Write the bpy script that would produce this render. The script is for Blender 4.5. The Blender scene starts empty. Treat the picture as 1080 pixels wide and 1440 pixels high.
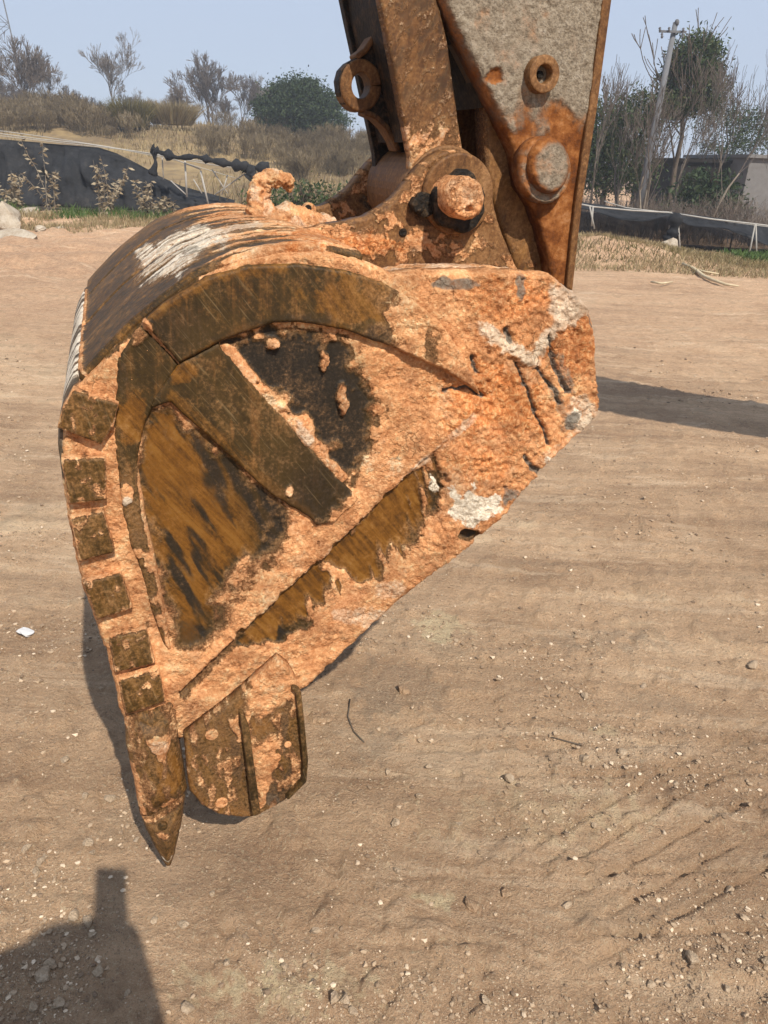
import bpy, bmesh, math, random
import numpy as np
from mathutils import Vector, Matrix
from mathutils.geometry import delaunay_2d_cdt
R = math.radians
random.seed(7); rng = np.random.default_rng(7)
SC = bpy.context.scene; COL = SC.collection

# ------------------------------------------------------------------ camera, sky, sun, exposure
F, PITCH, ROLL, EYE = 1082.0, R(24.7), R(2.5), 1.55
fw = np.array([0, math.cos(PITCH), -math.sin(PITCH)]); up0 = np.array([0, math.sin(PITCH), math.cos(PITCH)]); rt0 = np.array([1., 0, 0])
rt = math.cos(ROLL)*rt0 + math.sin(ROLL)*up0; upv = -math.sin(ROLL)*rt0 + math.cos(ROLL)*up0
CAMP = np.array([0, 0, EYE])
cam = bpy.data.cameras.new('camera'); co = bpy.data.objects.new('camera', cam); COL.objects.link(co); SC.camera = co
cam.sensor_fit = 'VERTICAL'; cam.sensor_height = 36; cam.lens = 36*F/1440; cam.clip_start = 0.02; cam.clip_end = 6000
co.matrix_world = Matrix(((rt[0], upv[0], -fw[0], 0), (rt[1], upv[1], -fw[1], 0), (rt[2], upv[2], -fw[2], EYE), (0, 0, 0, 1)))
SUN_EL, SUN_AZ = R(47.9), R(154.2)          # azimuth measured from +Y towards +X
SDIR = np.array([math.sin(SUN_AZ)*math.cos(SUN_EL), math.cos(SUN_AZ)*math.cos(SUN_EL), math.sin(SUN_EL)])
w = bpy.data.worlds.new('World'); SC.world = w; w.use_nodes = True
nt = w.node_tree; nt.nodes.clear()
sky = nt.nodes.new('ShaderNodeTexSky'); sky.sky_type = 'NISHITA'; sky.sun_disc = False
sky.sun_elevation = SUN_EL; sky.sun_rotation = SUN_AZ; sky.air_density = 1.0; sky.dust_density = 0.6; sky.ozone_density = 3.5; sky.altitude = 50
bg = nt.nodes.new('ShaderNodeBackground'); bg.inputs[1].default_value = 0.0595
hz = nt.nodes.new('ShaderNodeMix'); hz.data_type = 'RGBA'; hz.inputs[0].default_value = .82; hz.inputs[7].default_value = (5.5, 6.4, 8.1, 1)   # thin even haze veils the blue
wo = nt.nodes.new('ShaderNodeOutputWorld'); nt.links.new(sky.outputs[0], hz.inputs[6]); nt.links.new(hz.outputs[2], bg.inputs[0]); nt.links.new(bg.outputs[0], wo.inputs[0])
sl = bpy.data.lights.new('sun', 'SUN'); sl.energy = 3.25; sl.angle = R(0.53); sl.color = (1.0, 0.91, 0.79)
so = bpy.data.objects.new('sun', sl); COL.objects.link(so)
so.rotation_euler = Vector(SDIR).to_track_quat('Z', 'Y').to_euler(); so.location = (3, -6, 9)
SC.view_settings.view_transform = 'Standard'; SC.view_settings.look = 'None'; SC.view_settings.gamma = 1
SC.view_settings.use_curve_mapping = False; SC.view_settings.exposure = 0.87

# ------------------------------------------------------------------ where things stand
def ray(x, y): return fw + (x-540)/F*rt - (y-720)/F*upv
def ground(x, y, z=0.0):
    d = ray(x, y); return CAMP + d*(z-EYE)/d[2]
def atY(x, y, Y):
    d = ray(x, y); return CAMP + d*(Y/d[1])
TH = R(19.5)
U = np.array([math.cos(TH), math.sin(TH), 0]); W = np.array([-math.sin(TH), math.cos(TH), 0])
O = ground(235, 1222) - 0.06*W
def B(x, y, wv=0.0):                        # point of the bucket's side planes: (u, v)
    d = fw[None] + (np.asarray(x, float)-540)[..., None]/F*rt - (np.asarray(y, float)-720)[..., None]/F*upv
    t = ((O-CAMP)@W + wv)/(d@W); q = CAMP + t[..., None]*d - O
    return q@U, q[..., 2]
def Bp(x, y, wv=0.0):
    u, v = B(np.array([x]), np.array([y]), wv); return float(u[0]), float(v[0])
def PW(u, v, wv):                           # inverse of B
    q = O + np.asarray(u)[..., None]*U + np.asarray(wv)[..., None]*W; q = q + np.stack([0*np.asarray(v), 0*np.asarray(v), v], -1) - CAMP
    k = q@fw; return 540 + F*(q@rt)/k, 720 - F*(q@upv)/k

# ------------------------------------------------------------------ noise
def _h(ix, iy, iz):
    n = (ix.astype(np.int64)*374761393 + iy.astype(np.int64)*668265263 + iz.astype(np.int64)*2147483647) & 0xffffffff
    n = ((n ^ (n >> 13))*1274126177) & 0xffffffff
    return ((n ^ (n >> 16)) & 0xffff)/65535.0
def vn(x, y, s=0):
    x = np.asarray(x, float); y = np.asarray(y, float); ix = np.floor(x); iy = np.floor(y); fx = x-ix; fy = y-iy
    fx = fx*fx*fx*(fx*(fx*6-15)+10); fy = fy*fy*fy*(fy*(fy*6-15)+10); z = np.full_like(ix, s)
    a = _h(ix, iy, z); b = _h(ix+1, iy, z); c = _h(ix, iy+1, z); d = _h(ix+1, iy+1, z)
    return (a*(1-fx)+b*fx)*(1-fy) + (c*(1-fx)+d*fx)*fy
def fbm(x, y, o=4, s=0, g=.5):
    r = 0; a = 1; t = 0
    for i in range(o):
        ca, sa = math.cos(.6*i+.3), math.sin(.6*i+.3)
        r = r + a*vn((x*ca-y*sa)*2**i + 17.3*i, (x*sa+y*ca)*2**i - 9.1*i, s+i); t += a; a *= g
    return r/t
def sst(x, a, b): t = np.clip((x-a)/(b-a), 0, 1); return t*t*(3-2*t)
def sdf(px, py, poly):                      # > 0 inside
    P = np.array(poly, float); Q = np.roll(P, -1, 0); d = np.full(px.shape, 1e18); ins = np.zeros(px.shape, bool)
    for (ax, ay), (bx, by) in zip(P, Q):
        ex, ey = bx-ax, by-ay; t = np.clip(((px-ax)*ex+(py-ay)*ey)/(ex*ex+ey*ey+1e-9), 0, 1)
        d = np.minimum(d, (px-ax-t*ex)**2+(py-ay-t*ey)**2)
        c = ((ay > py) != (by > py)) & (px < (bx-ax)*(py-ay)/((by-ay) if by != ay else 1e-9)+ax); ins ^= c
    d = np.sqrt(d); return np.where(ins, d, -d)
def pld(px, py, pts):                       # distance to a polyline
    d = np.full(px.shape, 1e18)
    for (ax, ay), (bx, by) in zip(pts[:-1], pts[1:]):
        ex, ey = bx-ax, by-ay; t = np.clip(((px-ax)*ex+(py-ay)*ey)/(ex*ex+ey*ey+1e-9), 0, 1)
        d = np.minimum(d, (px-ax-t*ex)**2+(py-ay-t*ey)**2)
    return np.sqrt(d)

# ------------------------------------------------------------------ objects
def setp(o, label=None, cat=None, group=None, kind=None):
    if label: o['label'] = label
    if cat: o['category'] = cat
    if group: o['group'] = group
    if kind: o['kind'] = kind
    return o
def empty(name, label, cat, loc=(0, 0, 0), rz=0, group=None):
    o = bpy.data.objects.new(name, None); COL.objects.link(o); o.empty_display_size = .1
    o.location = loc; o.rotation_euler = (0, 0, rz); return setp(o, label, cat, group)
def link(name, me, mat, parent=None, smooth=True):
    if mat: me.materials.append(mat)
    if smooth: me.polygons.foreach_set('use_smooth', [True]*len(me.polygons))
    o = bpy.data.objects.new(name, me); COL.objects.link(o); o.parent = parent; return o
def copy_tree(o, parent=None):
    c = o.copy(); COL.objects.link(c); c.parent = parent
    for ch in list(o.children): copy_tree(ch, c)
    return c
class MB:
    def __init__(s): s.v = []; s.f = []
    def add(s, v, f):
        n = len(s.v); s.v += [tuple(map(float, p)) for p in v]; s.f += [tuple(i+n for i in q) for q in f]
    def tube(s, pts, rad, k=8, cap=True):
        pts = [Vector(p) for p in pts]; n = len(pts); rad = rad if hasattr(rad, '__len__') else [rad]*n
        t0 = (pts[1]-pts[0]).normalized(); a = t0.orthogonal().normalized(); V = []; Fc = []
        for i, p in enumerate(pts):
            t = (pts[min(i+1, n-1)]-pts[max(i-1, 0)]).normalized(); a = (a-t*a.dot(t)).normalized(); b = t.cross(a)
            for j in range(k):
                q = 2*math.pi*j/k; V.append(p+(math.cos(q)*a+math.sin(q)*b)*float(rad[i]))
        for i in range(n-1):
            for j in range(k): Fc.append((i*k+j, i*k+(j+1) % k, (i+1)*k+(j+1) % k, (i+1)*k+j))
        if cap: Fc += [tuple(range(k-1, -1, -1)), tuple((n-1)*k+j for j in range(k))]
        s.add(V, Fc)
    def box(s, c, h, M=None):
        V = [Vector(((i & 1)*2-1, ((i >> 1) & 1)*2-1, ((i >> 2) & 1)*2-1)) for i in range(8)]
        V = [Vector((q.x*h[0], q.y*h[1], q.z*h[2])) for q in V]
        if M is not None: V = [M@q for q in V]
        s.add([q+Vector(c) for q in V], [(0, 2, 3, 1), (4, 5, 7, 6), (0, 1, 5, 4), (2, 6, 7, 3), (0, 4, 6, 2), (1, 3, 7, 5)])
    def prism(s, uv, w0, w1):               # outline (u, v) extruded along the bucket's width
        n = len(uv); ar = sum(uv[i][0]*uv[(i+1) % n][1]-uv[(i+1) % n][0]*uv[i][1] for i in range(n))
        if ar < 0: uv = uv[::-1]
        V = [(u, w0, v) for u, v in uv]+[(u, w1, v) for u, v in uv]
        s.add(V, [tuple(range(n)), tuple(range(2*n-1, n-1, -1))]+[(i, i+n, (i+1) % n+n, (i+1) % n) for i in range(n)])
    def build(s, name, mat, parent=None, smooth=False, bevel=0):
        me = bpy.data.meshes.new(name); me.from_pydata(s.v, [], s.f); me.update()
        o = link(name, me, mat, parent, smooth)
        if bevel:
            m = o.modifiers.new('bevel', 'BEVEL'); m.width = bevel; m.segments = 2; m.limit_method = 'ANGLE'; m.angle_limit = R(35)
        return o
def attrs(me, d):
    for k, a in d.items():
        at = me.attributes.new(k, 'FLOAT', 'POINT'); at.data.foreach_set('value', np.asarray(a, np.float32))

# ------------------------------------------------------------------ materials
class NT:
    def __init__(s, name):
        s.m = bpy.data.materials.new(name); s.m.use_nodes = True; s.t = s.m.node_tree; s.b = s.t.nodes['Principled BSDF']
        s.out = s.t.nodes['Material Output']; s.tc = s.t.nodes.new('ShaderNodeTexCoord'); s.co = s.tc.outputs['Object']
    def lk(s, a, b): s.t.links.new(a, b)
    def inp(s, n, i, v):
        if v is None: return
        if hasattr(v, 'links') or isinstance(v, bpy.types.NodeSocket): s.lk(v, n.inputs[i])
        else: n.inputs[i].default_value = v
    def map(s, sc=(1, 1, 1), rot=(0, 0, 0), co=None):
        n = s.t.nodes.new('ShaderNodeMapping'); s.lk(co or s.co, n.inputs[0]); n.inputs['Scale'].default_value = sc; n.inputs['Rotation'].default_value = rot; return n.outputs[0]
    def mapt(s, sc, rot):
        o = s.map(tuple(1/q for q in sc), rot); o.node.vector_type = 'TEXTURE'; return o
    def noise(s, scale, det=4, rough=.55, co=None, dist=0):
        n = s.t.nodes.new('ShaderNodeTexNoise'); s.lk(co or s.co, n.inputs['Vector']); n.inputs['Scale'].default_value = scale
        n.inputs['Detail'].default_value = det; n.inputs['Roughness'].default_value = rough; n.inputs['Distortion'].default_value = dist; return n.outputs['Fac']
    def vor(s, scale, co=None, feat='F1', out='Distance', rnd=1):
        n = s.t.nodes.new('ShaderNodeTexVoronoi'); n.feature = feat; s.lk(co or s.co, n.inputs['Vector']); n.inputs['Scale'].default_value = scale
        n.inputs['Randomness'].default_value = rnd; return n.outputs[out]
    def ma(s, op, a, b=None, c=None, clamp=False):
        n = s.t.nodes.new('ShaderNodeMath'); n.operation = op; n.use_clamp = clamp; s.inp(n, 0, a); s.inp(n, 1, b); s.inp(n, 2, c); return n.outputs[0]
    def ss(s, v, a, b, lo=0, hi=1):
        n = s.t.nodes.new('ShaderNodeMapRange'); n.interpolation_type = 'SMOOTHSTEP'; s.inp(n, 0, v)
        for i, q in zip((1, 2, 3, 4), (a, b, lo, hi)): n.inputs[i].default_value = q
        return n.outputs[0]
    def ramp(s, v, st):
        n = s.t.nodes.new('ShaderNodeValToRGB'); s.lk(v, n.inputs[0]); e = n.color_ramp.elements
        while len(e) < len(st): e.new(.5)
        for q, (p, c) in zip(e, st): q.position = p; q.color = (*c, 1)
        return n.outputs[0]
    def mix(s, f, a, b, mode='MIX'):
        n = s.t.nodes.new('ShaderNodeMix'); n.data_type = 'RGBA'; n.blend_type = mode; s.inp(n, 0, f)
        for i, q in ((6, a), (7, b)): s.inp(n, i, (*q, 1) if isinstance(q, tuple) and len(q) == 3 else q)
        return n.outputs[2]
    def attr(s, name):
        n = s.t.nodes.new('ShaderNodeAttribute'); n.attribute_name = name; return n.outputs['Fac']
    def bump(s, h, st=.5, dist=.01, nrm=None):
        n = s.t.nodes.new('ShaderNodeBump'); s.lk(h, n.inputs['Height']); n.inputs['Strength'].default_value = st; n.inputs['Distance'].default_value = dist
        if nrm: s.lk(nrm, n.inputs['Normal'])
        return n.outputs[0]
    def fin(s, col, rough=.8, nrm=None, metal=None, spec=None):
        s.inp(s.b, 'Base Color', (*col, 1) if isinstance(col, tuple) else col); s.inp(s.b, 'Roughness', rough)
        if nrm: s.lk(nrm, s.b.inputs['Normal'])
        s.inp(s.b, 'Metallic', metal); s.inp(s.b, 'Specular IOR Level', spec); return s.m

def grimy(name, clay0=0.0, dark0=0.0, ochre0=0.0, steel=None, rot=R(-37), film=.72):
    m = NT(name); A = lambda *q: m.ma('ADD', *q); X = lambda *q: m.ma('MULTIPLY', *q)
    cen = lambda n, k: X(m.ma('SUBTRACT', n, .5), k)
    nb = m.noise(5, 5, .6); n1 = m.noise(26, 8, .72); n2 = m.noise(150, 6, .74); n3 = m.noise(430, 4, .7); n4 = m.noise(75, 7, .78, None, .7)
    st = m.noise(1, 3, .6, m.mapt((240, 240, 11), (0, rot, 0))); st2 = m.noise(1, 6, .66, m.mapt((80, 80, 8), (0, rot, 0)), .5); drip = m.noise(1, 5, .65, m.map((60, 60, 5)), .6)
    s_ = steel or [(.36, (0.0137, 0.00866, 0.00372)), (.46, (0.031, 0.0186, 0.00558)), (.54, (0.0527, 0.031, 0.00866)), (.64, (0.0996, 0.0607, 0.0223))]
    base = m.ramp(A(X(nb, .3), A(X(st2, .25), A(X(n2, .25), X(drip, .2)))), s_)
    rst = m.ss(A(cen(drip, 1.2), A(cen(n1, 1.0), .42)), .42, .78); base = m.mix(X(rst, .7), base, m.ramp(n2, [(.3, (0.09, 0.036, 0.009)), (.7, (0.188, 0.0863, 0.024))]))
    base = m.mix(X(m.ss(st, .58, .76), .8), base, (0.175, 0.119, 0.056))                 # fine dry scratches
    och = A(m.attr('ochre'), ochre0); dk = A(m.attr('dark'), dark0); cl = A(m.attr('clay'), clay0)
    oc = m.ramp(A(X(st2, .5), A(X(n1, .3), X(n2, .2))), [(.38, (0.058, 0.0244, 0.0054)), (.5, (0.155, 0.0628, 0.00877)), (.62, (0.255, 0.118, 0.0216))])
    wob = A(cen(st2, .9), A(cen(n1, .7), A(cen(n2, .8), cen(n3, .5))))
    base = m.mix(X(m.ss(A(och, wob), .15, .95), .9), base, oc)
    dcol = m.ramp(A(X(n2, .6), X(n3, .4)), [(.32, (0.00656, 0.00536, 0.00447)), (.5, (0.0179, 0.0138, 0.0095)), (.64, (0.0369, 0.0274, 0.0179)), (.78, (0.095, 0.0685, 0.0418))])
    base = m.mix(X(m.ss(A(dk, wob), .2, .8), .96), base, dcol)
    base = m.mix(X(m.ss(n3, .62, .74), .35), base, (.28, .17, .09))                 # dried spatter
    base = m.mix(X(m.ss(A(X(n1, .6), X(nb, .4)), .48, .8), .18), base, (.22, .13, .06))
    t = A(X(n1, .45), A(X(nb, .20), X(n2, .35)))
    c_ = m.ramp(t, [(.40, (0.359, 0.146, 0.0568)), (.47, (0.532, 0.247, 0.108)), (.53, (0.658, 0.34, 0.156)), (.62, (0.765, 0.594, 0.33))])
    c_ = m.mix(m.ss(A(m.attr('red'), cen(n1, 1.5)), .2, .95), c_, m.ramp(A(X(n2, .6), X(n4, .4)), [(.36, (0.335, 0.0983, 0.03)), (.49, (0.563, 0.21, 0.0718)), (.62, (0.765, 0.427, 0.186))]))
    c_ = m.mix(m.ss(A(m.attr('pale'), A(cen(n1, 1.0), cen(n2, .6))), .25, .9), c_, m.ramp(n2, [(.3, (0.551, 0.383, 0.239)), (.7, (0.765, 0.68, 0.539))]))
    c_ = m.mix(X(m.ss(n4, .42, .28), .65), c_, (0.186, 0.0734, 0.023)); c_ = m.mix(X(m.ss(n2, .54, .68), .38), c_, (0.731, 0.517, 0.284)); c_ = m.mix(X(m.ss(n3, .44, .34), .35), c_, (0.186, 0.0734, 0.023))  # clay pits darkened as if shaded, grain tips lightened as highlights
    nv = m.noise(9, 6, .7); c_ = m.mix(X(m.ss(nv, .52, .38), .4), c_, m.ramp(n2, [(.38, (0.229, 0.0949, 0.0398)), (.62, (0.476, 0.249, 0.133))])); c_ = m.mix(X(m.ss(nv, .54, .68), .35), c_, m.ramp(n2, [(.38, (0.493, 0.319, 0.177)), (.62, (0.714, 0.569, 0.389))]))
    cl2 = A(cl, A(cen(n1, .7), A(cen(n2, .75), cen(n3, .55))))
    cf = m.ss(cl2, .34, .64)
    fl = X(m.ss(A(cl, A(cen(n1, .9), A(cen(n2, .9), cen(nb, .8)))), -.02, .66), film)                # thin dried film where the crust has worn off
    col = m.mix(fl, base, m.ramp(n2, [(.38, (.15, .072, .026)), (.62, (.42, .23, .10))]))
    col = m.mix(cf, col, c_)
    wh = A(m.attr('white'), A(cen(st2, .9), A(cen(n2, .9), cen(n3, .6))))
    col = m.mix(X(m.ss(wh, .35, .75), .95), col, m.ramp(n2, [(.38, (.52, .43, .31)), (.62, (.84, .76, .62))]))
    gy = A(m.attr('grey'), A(cen(n1, .8), cen(n2, .7))); col = m.mix(X(m.ss(gy, .3, .85), .9), col, m.ramp(n2, [(.3, (.07, .066, .058)), (.7, (.23, .205, .165))]))
    ve = m.t.nodes.new('ShaderNodeTexVoronoi'); ve.feature = 'DISTANCE_TO_EDGE'; ve.inputs['Scale'].default_value = 17; wv_ = m.t.nodes.new('ShaderNodeVectorMath'); wv_.operation = 'MULTIPLY_ADD'; nz = m.t.nodes.new('ShaderNodeTexNoise'); nz.inputs['Scale'].default_value = 30; nz.inputs['Detail'].default_value = 6; m.lk(m.co, nz.inputs['Vector']); m.lk(nz.outputs['Color'], wv_.inputs[0]); wv_.inputs[1].default_value = (.07, .07, .07); m.lk(m.co, wv_.inputs[2]); m.lk(wv_.outputs[0], ve.inputs['Vector'])
    crk = X(X(m.ss(ve.outputs['Distance'], .028, .0), m.ss(m.noise(7, 4, .6), .53, .63)), cf); col = m.mix(X(crk, .28), col, (.13, .052, .02))
    rgh = m.ss(m.noise(11, 5, .65), .38, .62, .22, 1.1)
    hgt = A(X(X(cf, rgh), A(X(n1, .8), A(X(n2, .75), A(X(n3, .32), X(n4, 1.0))))), A(A(X(n2, .12), X(crk, -.5)), A(X(n3, .07), X(cf, .3))))
    rough = m.ma('ADD', X(cf, .40), A(A(.58, X(fl, .3)), cen(n2, .35)), clamp=True)
    return m.fin(col, rough, m.bump(hgt, 1.0, .0054), 0.0, m.ss(cf, 0, 1, .20, .05))

M_bucket = grimy('worn_steel_and_clay')
M_clay = grimy('caked_clay', clay0=1.1)
M_block = grimy('wear_block_steel', clay0=.12, ochre0=.12, rot=R(-14), steel=[(.36, (0.018, 0.00975, 0.00375)), (.46, (0.0435, 0.024, 0.006)), (.54, (0.075, 0.0398, 0.009)), (.64, (0.143, 0.0863, 0.03))])
M_tooth = grimy('tooth_steel', clay0=.14, ochre0=.18, rot=R(-12))
RUST = [(.36, (0.0288, 0.0134, 0.00672)), (.45, (0.0816, 0.0355, 0.0125)), (.53, (0.154, 0.072, 0.0259)), (.64, (0.288, 0.163, 0.0768))]
M_rust = grimy('rusty_dusty_steel', clay0=.12, steel=RUST, rot=R(22))
def mat_grease(name, c):
    m = NT(name); a = m.noise(40, 6, .7); b = m.noise(150, 4, .65); v = m.ma('ADD', m.ma('MULTIPLY', a, .6), m.ma('MULTIPLY', b, .4))
    return m.fin(m.ramp(v, [(.38, c[0]), (.5, c[1]), (.62, c[2])]), .62, m.bump(v, .8, .012), None, .18)
M_grease = mat_grease('black_grease', [(.006, .005, .004), (.014, .011, .008), (.07, .045, .025)])
M_black = mat_grease('black_greasy_steel', [(.005, .004, .003), (.015, .011, .008), (.075, .040, .019)])
M_brown = mat_grease('dark_brown_steel', [(.016, .010, .006), (.045, .028, .015), (.12, .075, .040)])  # darker brown steel for the arm's front web
def mat_arm():
    m = NT('dried_grey_mud_on_arm')
    n1 = m.noise(16, 5, .6); n2 = m.noise(75, 5, .72); n3 = m.noise(190, 3, .65); nb = m.noise(3.5, 3)
    mud = m.ramp(n2, [(.3, (0.136, 0.105, 0.0744)), (.5, (0.248, 0.205, 0.149)), (.72, (0.341, 0.298, 0.236))])
    spk = m.ss(m.ma('ADD', n3, m.ma('MULTIPLY', m.ma('SUBTRACT', nb, .5), .35)), .50, .40); mud = m.mix(m.ma('MULTIPLY', spk, .5), mud, (.075, .060, .045))
    pit = m.ss(m.ma('ADD', n2, m.ma('MULTIPLY', m.ma('SUBTRACT', nb, .5), .9)), .36, .26); mud = m.mix(m.ma('MULTIPLY', pit, .5), mud, (.05, .038, .028))
    ru = m.ramp(m.ma('ADD', m.ma('MULTIPLY', n1, .6), m.ma('MULTIPLY', n2, .4)), [(.36, (0.0638, 0.0187, 0.0051)), (.48, (0.162, 0.0527, 0.0119)), (.56, (0.255, 0.0978, 0.0272)), (.68, (0.391, 0.204, 0.0935))])
    f = m.ss(m.ma('ADD', m.attr('ochre'), m.ma('ADD', m.ma('MULTIPLY', m.ma('SUBTRACT', n1, .5), 1.3), m.ma('MULTIPLY', m.ma('SUBTRACT', n2, .5), .9))), .12, .85)
    h = m.ma('ADD', m.ma('MULTIPLY', n2, .6), m.ma('MULTIPLY', n3, .7)); h = m.ma('MULTIPLY', h, m.ss(f, 0, 1, 1, .45))
    return m.fin(m.mix(f, mud, ru), .88, m.bump(h, .9, .006), None, .2)
M_arm = mat_arm()

# ------------------------------------------------------------------ relief plates: traced outline on its own plane, real thickness, caked clay as height
def relief(name, poly, wf, thick, hf, mat, parent, step=2.6, rnd=2.5, rd=.004, lines=(), jit=0.0, back=True, uvpoly=None):
    P = []
    n = len(poly)
    for i in range(n):
        a = np.array(poly[i], float); b = np.array(poly[(i+1) % n], float); k = max(1, int(np.hypot(*(b-a))/step))
        P += [a+(b-a)*t/k for t in range(k)]
    P = np.array(P)
    if jit:
        P = P + jit*np.stack([fbm(P[:, 0]/9, P[:, 1]/9, 3, 5)-.5, fbm(P[:, 0]/9, P[:, 1]/9, 3, 9)-.5], -1)*2
    x0, y0 = P.min(0); x1, y1 = P.max(0); rows = np.arange(y0, y1, step*.9)
    gx, gy = np.meshgrid(np.arange(x0, x1, step), rows); gx = gx + (np.arange(len(rows)) % 2)[:, None]*step/2
    gx = gx.ravel()+rng.uniform(-.25, .25, gx.size)*step; gy = gy.ravel()+rng.uniform(-.25, .25, gy.size)*step
    d = sdf(gx, gy, P); k = d > step*.6; I = np.stack([gx[k], gy[k]], -1)
    for ln in lines:
        ln = np.array(ln, float); L = []
        for a, b in zip(ln[:-1], ln[1:]):
            q = max(1, int(np.hypot(*(b-a))/2.0)); nn = np.array([-(b-a)[1], (b-a)[0]]); nn = nn/np.hypot(*nn)
            for t in range(q): L += [a+(b-a)*t/q+nn*.55, a+(b-a)*t/q-nn*.55]
        L = np.array(L); I = I[pld(I[:, 0], I[:, 1], ln) > 1.5]; I = np.concatenate([I, L[sdf(L[:, 0], L[:, 1], P) > step*.6]])
    A = np.concatenate([P, I]); nb = len(P)
    vs, es, fs, ov, *_ = delaunay_2d_cdt([Vector(q) for q in A], [(i, (i+1) % nb) for i in range(nb)], [], 1, 1e-4)
    V = np.array([tuple(q) for q in vs]); dd = sdf(V[:, 0], V[:, 1], P)
    at = hf(V[:, 0], V[:, 1]); h = np.asarray(at.pop('h')) * sst(dd, -.01, max(rnd, .1)*1.2) - rd*(1-sst(dd, -.01, max(rnd, .1)))
    u, v = B(V[:, 0], V[:, 1], wf)
    verts = np.stack([u, wf-h, v], -1)
    isb = {}
    for i, o_ in enumerate(ov):
        for q in o_:
            if q < nb: isb[q] = i
    ring = [isb[q] for q in range(nb) if q in isb]
    N = len(verts); bk = verts[ring].copy(); bk[:, 1] = wf+thick
    verts = np.concatenate([verts, bk]); faces = []
    for f_ in fs:
        a, b, c = (V[i] for i in f_[:3]); cr = (b[0]-a[0])*(c[1]-a[1])-(b[1]-a[1])*(c[0]-a[0])
        faces.append(tuple(f_) if cr < 0 else tuple(reversed(f_)))
    m = len(ring); ar = sum(V[ring[i]][0]*V[ring[(i+1) % m]][1]-V[ring[(i+1) % m]][0]*V[ring[i]][1] for i in range(m))
    for i in range(m):
        j = (i+1) % m; q = (ring[i], N+i, N+j, ring[j]); faces.append(q if ar < 0 else q[::-1])
    if back: faces.append(tuple(N+i for i in (range(m) if ar > 0 else range(m-1, -1, -1))))
    me = bpy.data.meshes.new(name); me.from_pydata(verts.tolist(), [], faces); me.update()
    attrs(me, {k_: np.concatenate([np.asarray(a)+np.zeros(N), (np.asarray(a)+np.zeros(N))[ring]]) for k_, a in at.items()})
    return link(name, me, mat, parent)

def wq(px, py, amp, sc=22, s=0): return px+amp*2*(fbm(px/sc, py/sc, 4, s)-.5), py+amp*2*(fbm(px/sc, py/sc, 4, s+50)-.5)
def area(px, py, poly, soft=6, amp=8, sc=22, s=0):
    x, y = wq(px, py, amp, sc, s); return sst(sdf(x, y, poly), -soft, soft)
def spot(px, py, cx, cy, rx, ry, amp=4, s=0):
    x, y = wq(px, py, amp, 14, s); return 1-sst(np.hypot((x-cx)/rx, (y-cy)/ry), .75, 1.25)
def line(px, py, pts, wd, amp=1.5, s=0):
    x, y = wq(px, py, amp, 10, s); return 1-sst(pld(x, y, pts), wd*.5, wd*1.5)
mx = np.maximum
# ------------------------------------------------------------------ the dirt
def mat_dirt():
    m = NT('packed_dirt'); A = lambda *q: m.ma('ADD', *q); X = lambda *q: m.ma('MULTIPLY', *q); cen = lambda n, k: X(m.ma('SUBTRACT', n, .5), k)
    nb = m.noise(.42, 5, .6); n1 = m.noise(2.6, 7, .66); n2 = m.noise(19, 8, .74); n3 = m.noise(95, 6, .76); n4 = m.noise(330, 4, .7)
    st = m.noise(1.0, 7, .68, m.map((.20, 2.6, 1), (0, 0, R(-4))), .4); st2 = m.noise(1.0, 7, .7, m.map((.8, 4.5, 1), (0, 0, R(-10))), 1.4); st3 = m.noise(1.0, 4, .6, m.map((.25, 22, 1), (0, 0, R(-6))), .5)
    v = A(X(nb, .24), A(X(st, .34), A(X(n1, .22), A(X(n2, .12), X(st3, .08)))))
    col = m.ramp(v, [(.40, (0.334, 0.202, 0.121)), (.47, (0.513, 0.33, 0.199)), (.53, (0.702, 0.47, 0.288)), (.60, (0.9, 0.674, 0.432))])
    col = m.mix(X(m.ss(A(m.attr('red'), cen(st, 1.4)), .2, 1.0), .75), col, m.ramp(A(X(n2, .5), X(st2, .5)), [(.38, (0.286, 0.148, 0.083)), (.5, (0.486, 0.28, 0.166)), (.62, (0.744, 0.473, 0.292))]))
    col = m.mix(X(m.ss(st2, .50, .66), .38), col, (0.345, 0.232, 0.155)); col = m.mix(X(m.ss(st2, .47, .35), .42), col, (0.9, 0.686, 0.466))
    col = m.mix(X(m.ss(A(m.attr('damp_penumbra'), A(cen(n1, .8), A(cen(n2, .9), cen(n3, .5)))), .15, 1.1), .5), col, (0.298, 0.225, 0.163))
    col = m.mix(X(m.ss(A(m.attr('sand'), A(cen(n1, .6), cen(n2, .9))), .15, .95), .7), col, (0.9, 0.809, 0.498))
    col = m.mix(X(m.ss(n2, .44, .32), .45), col, (0.31, 0.207, 0.136)); col = m.mix(X(m.ss(n3, .45, .33), .7), col, (0.274, 0.182, 0.123)); col = m.mix(X(m.ss(n3, .55, .67), .5), col, (0.9, 0.788, 0.522))
    col = m.mix(X(m.ss(n4, .57, .66), .55), col, (0.9, 0.854, 0.635)); col = m.mix(X(m.ss(n4, .43, .34), .65), col, (0.239, 0.158, 0.104))
    col = m.mix(X(m.ss(st3, .55, .68), .14), col, (0.226, 0.146, 0.0892)); col = m.mix(X(m.ss(n1, .55, .66), .35), col, (0.261, 0.175, 0.11))
    h = A(X(n2, 1.1), A(X(n3, .8), A(X(n4, .32), A(X(st2, .15), X(n1, 1.6)))))
    return m.fin(col, .95, m.bump(h, 1.0, .026), None, .1)
M_dirt = mat_dirt()
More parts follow.
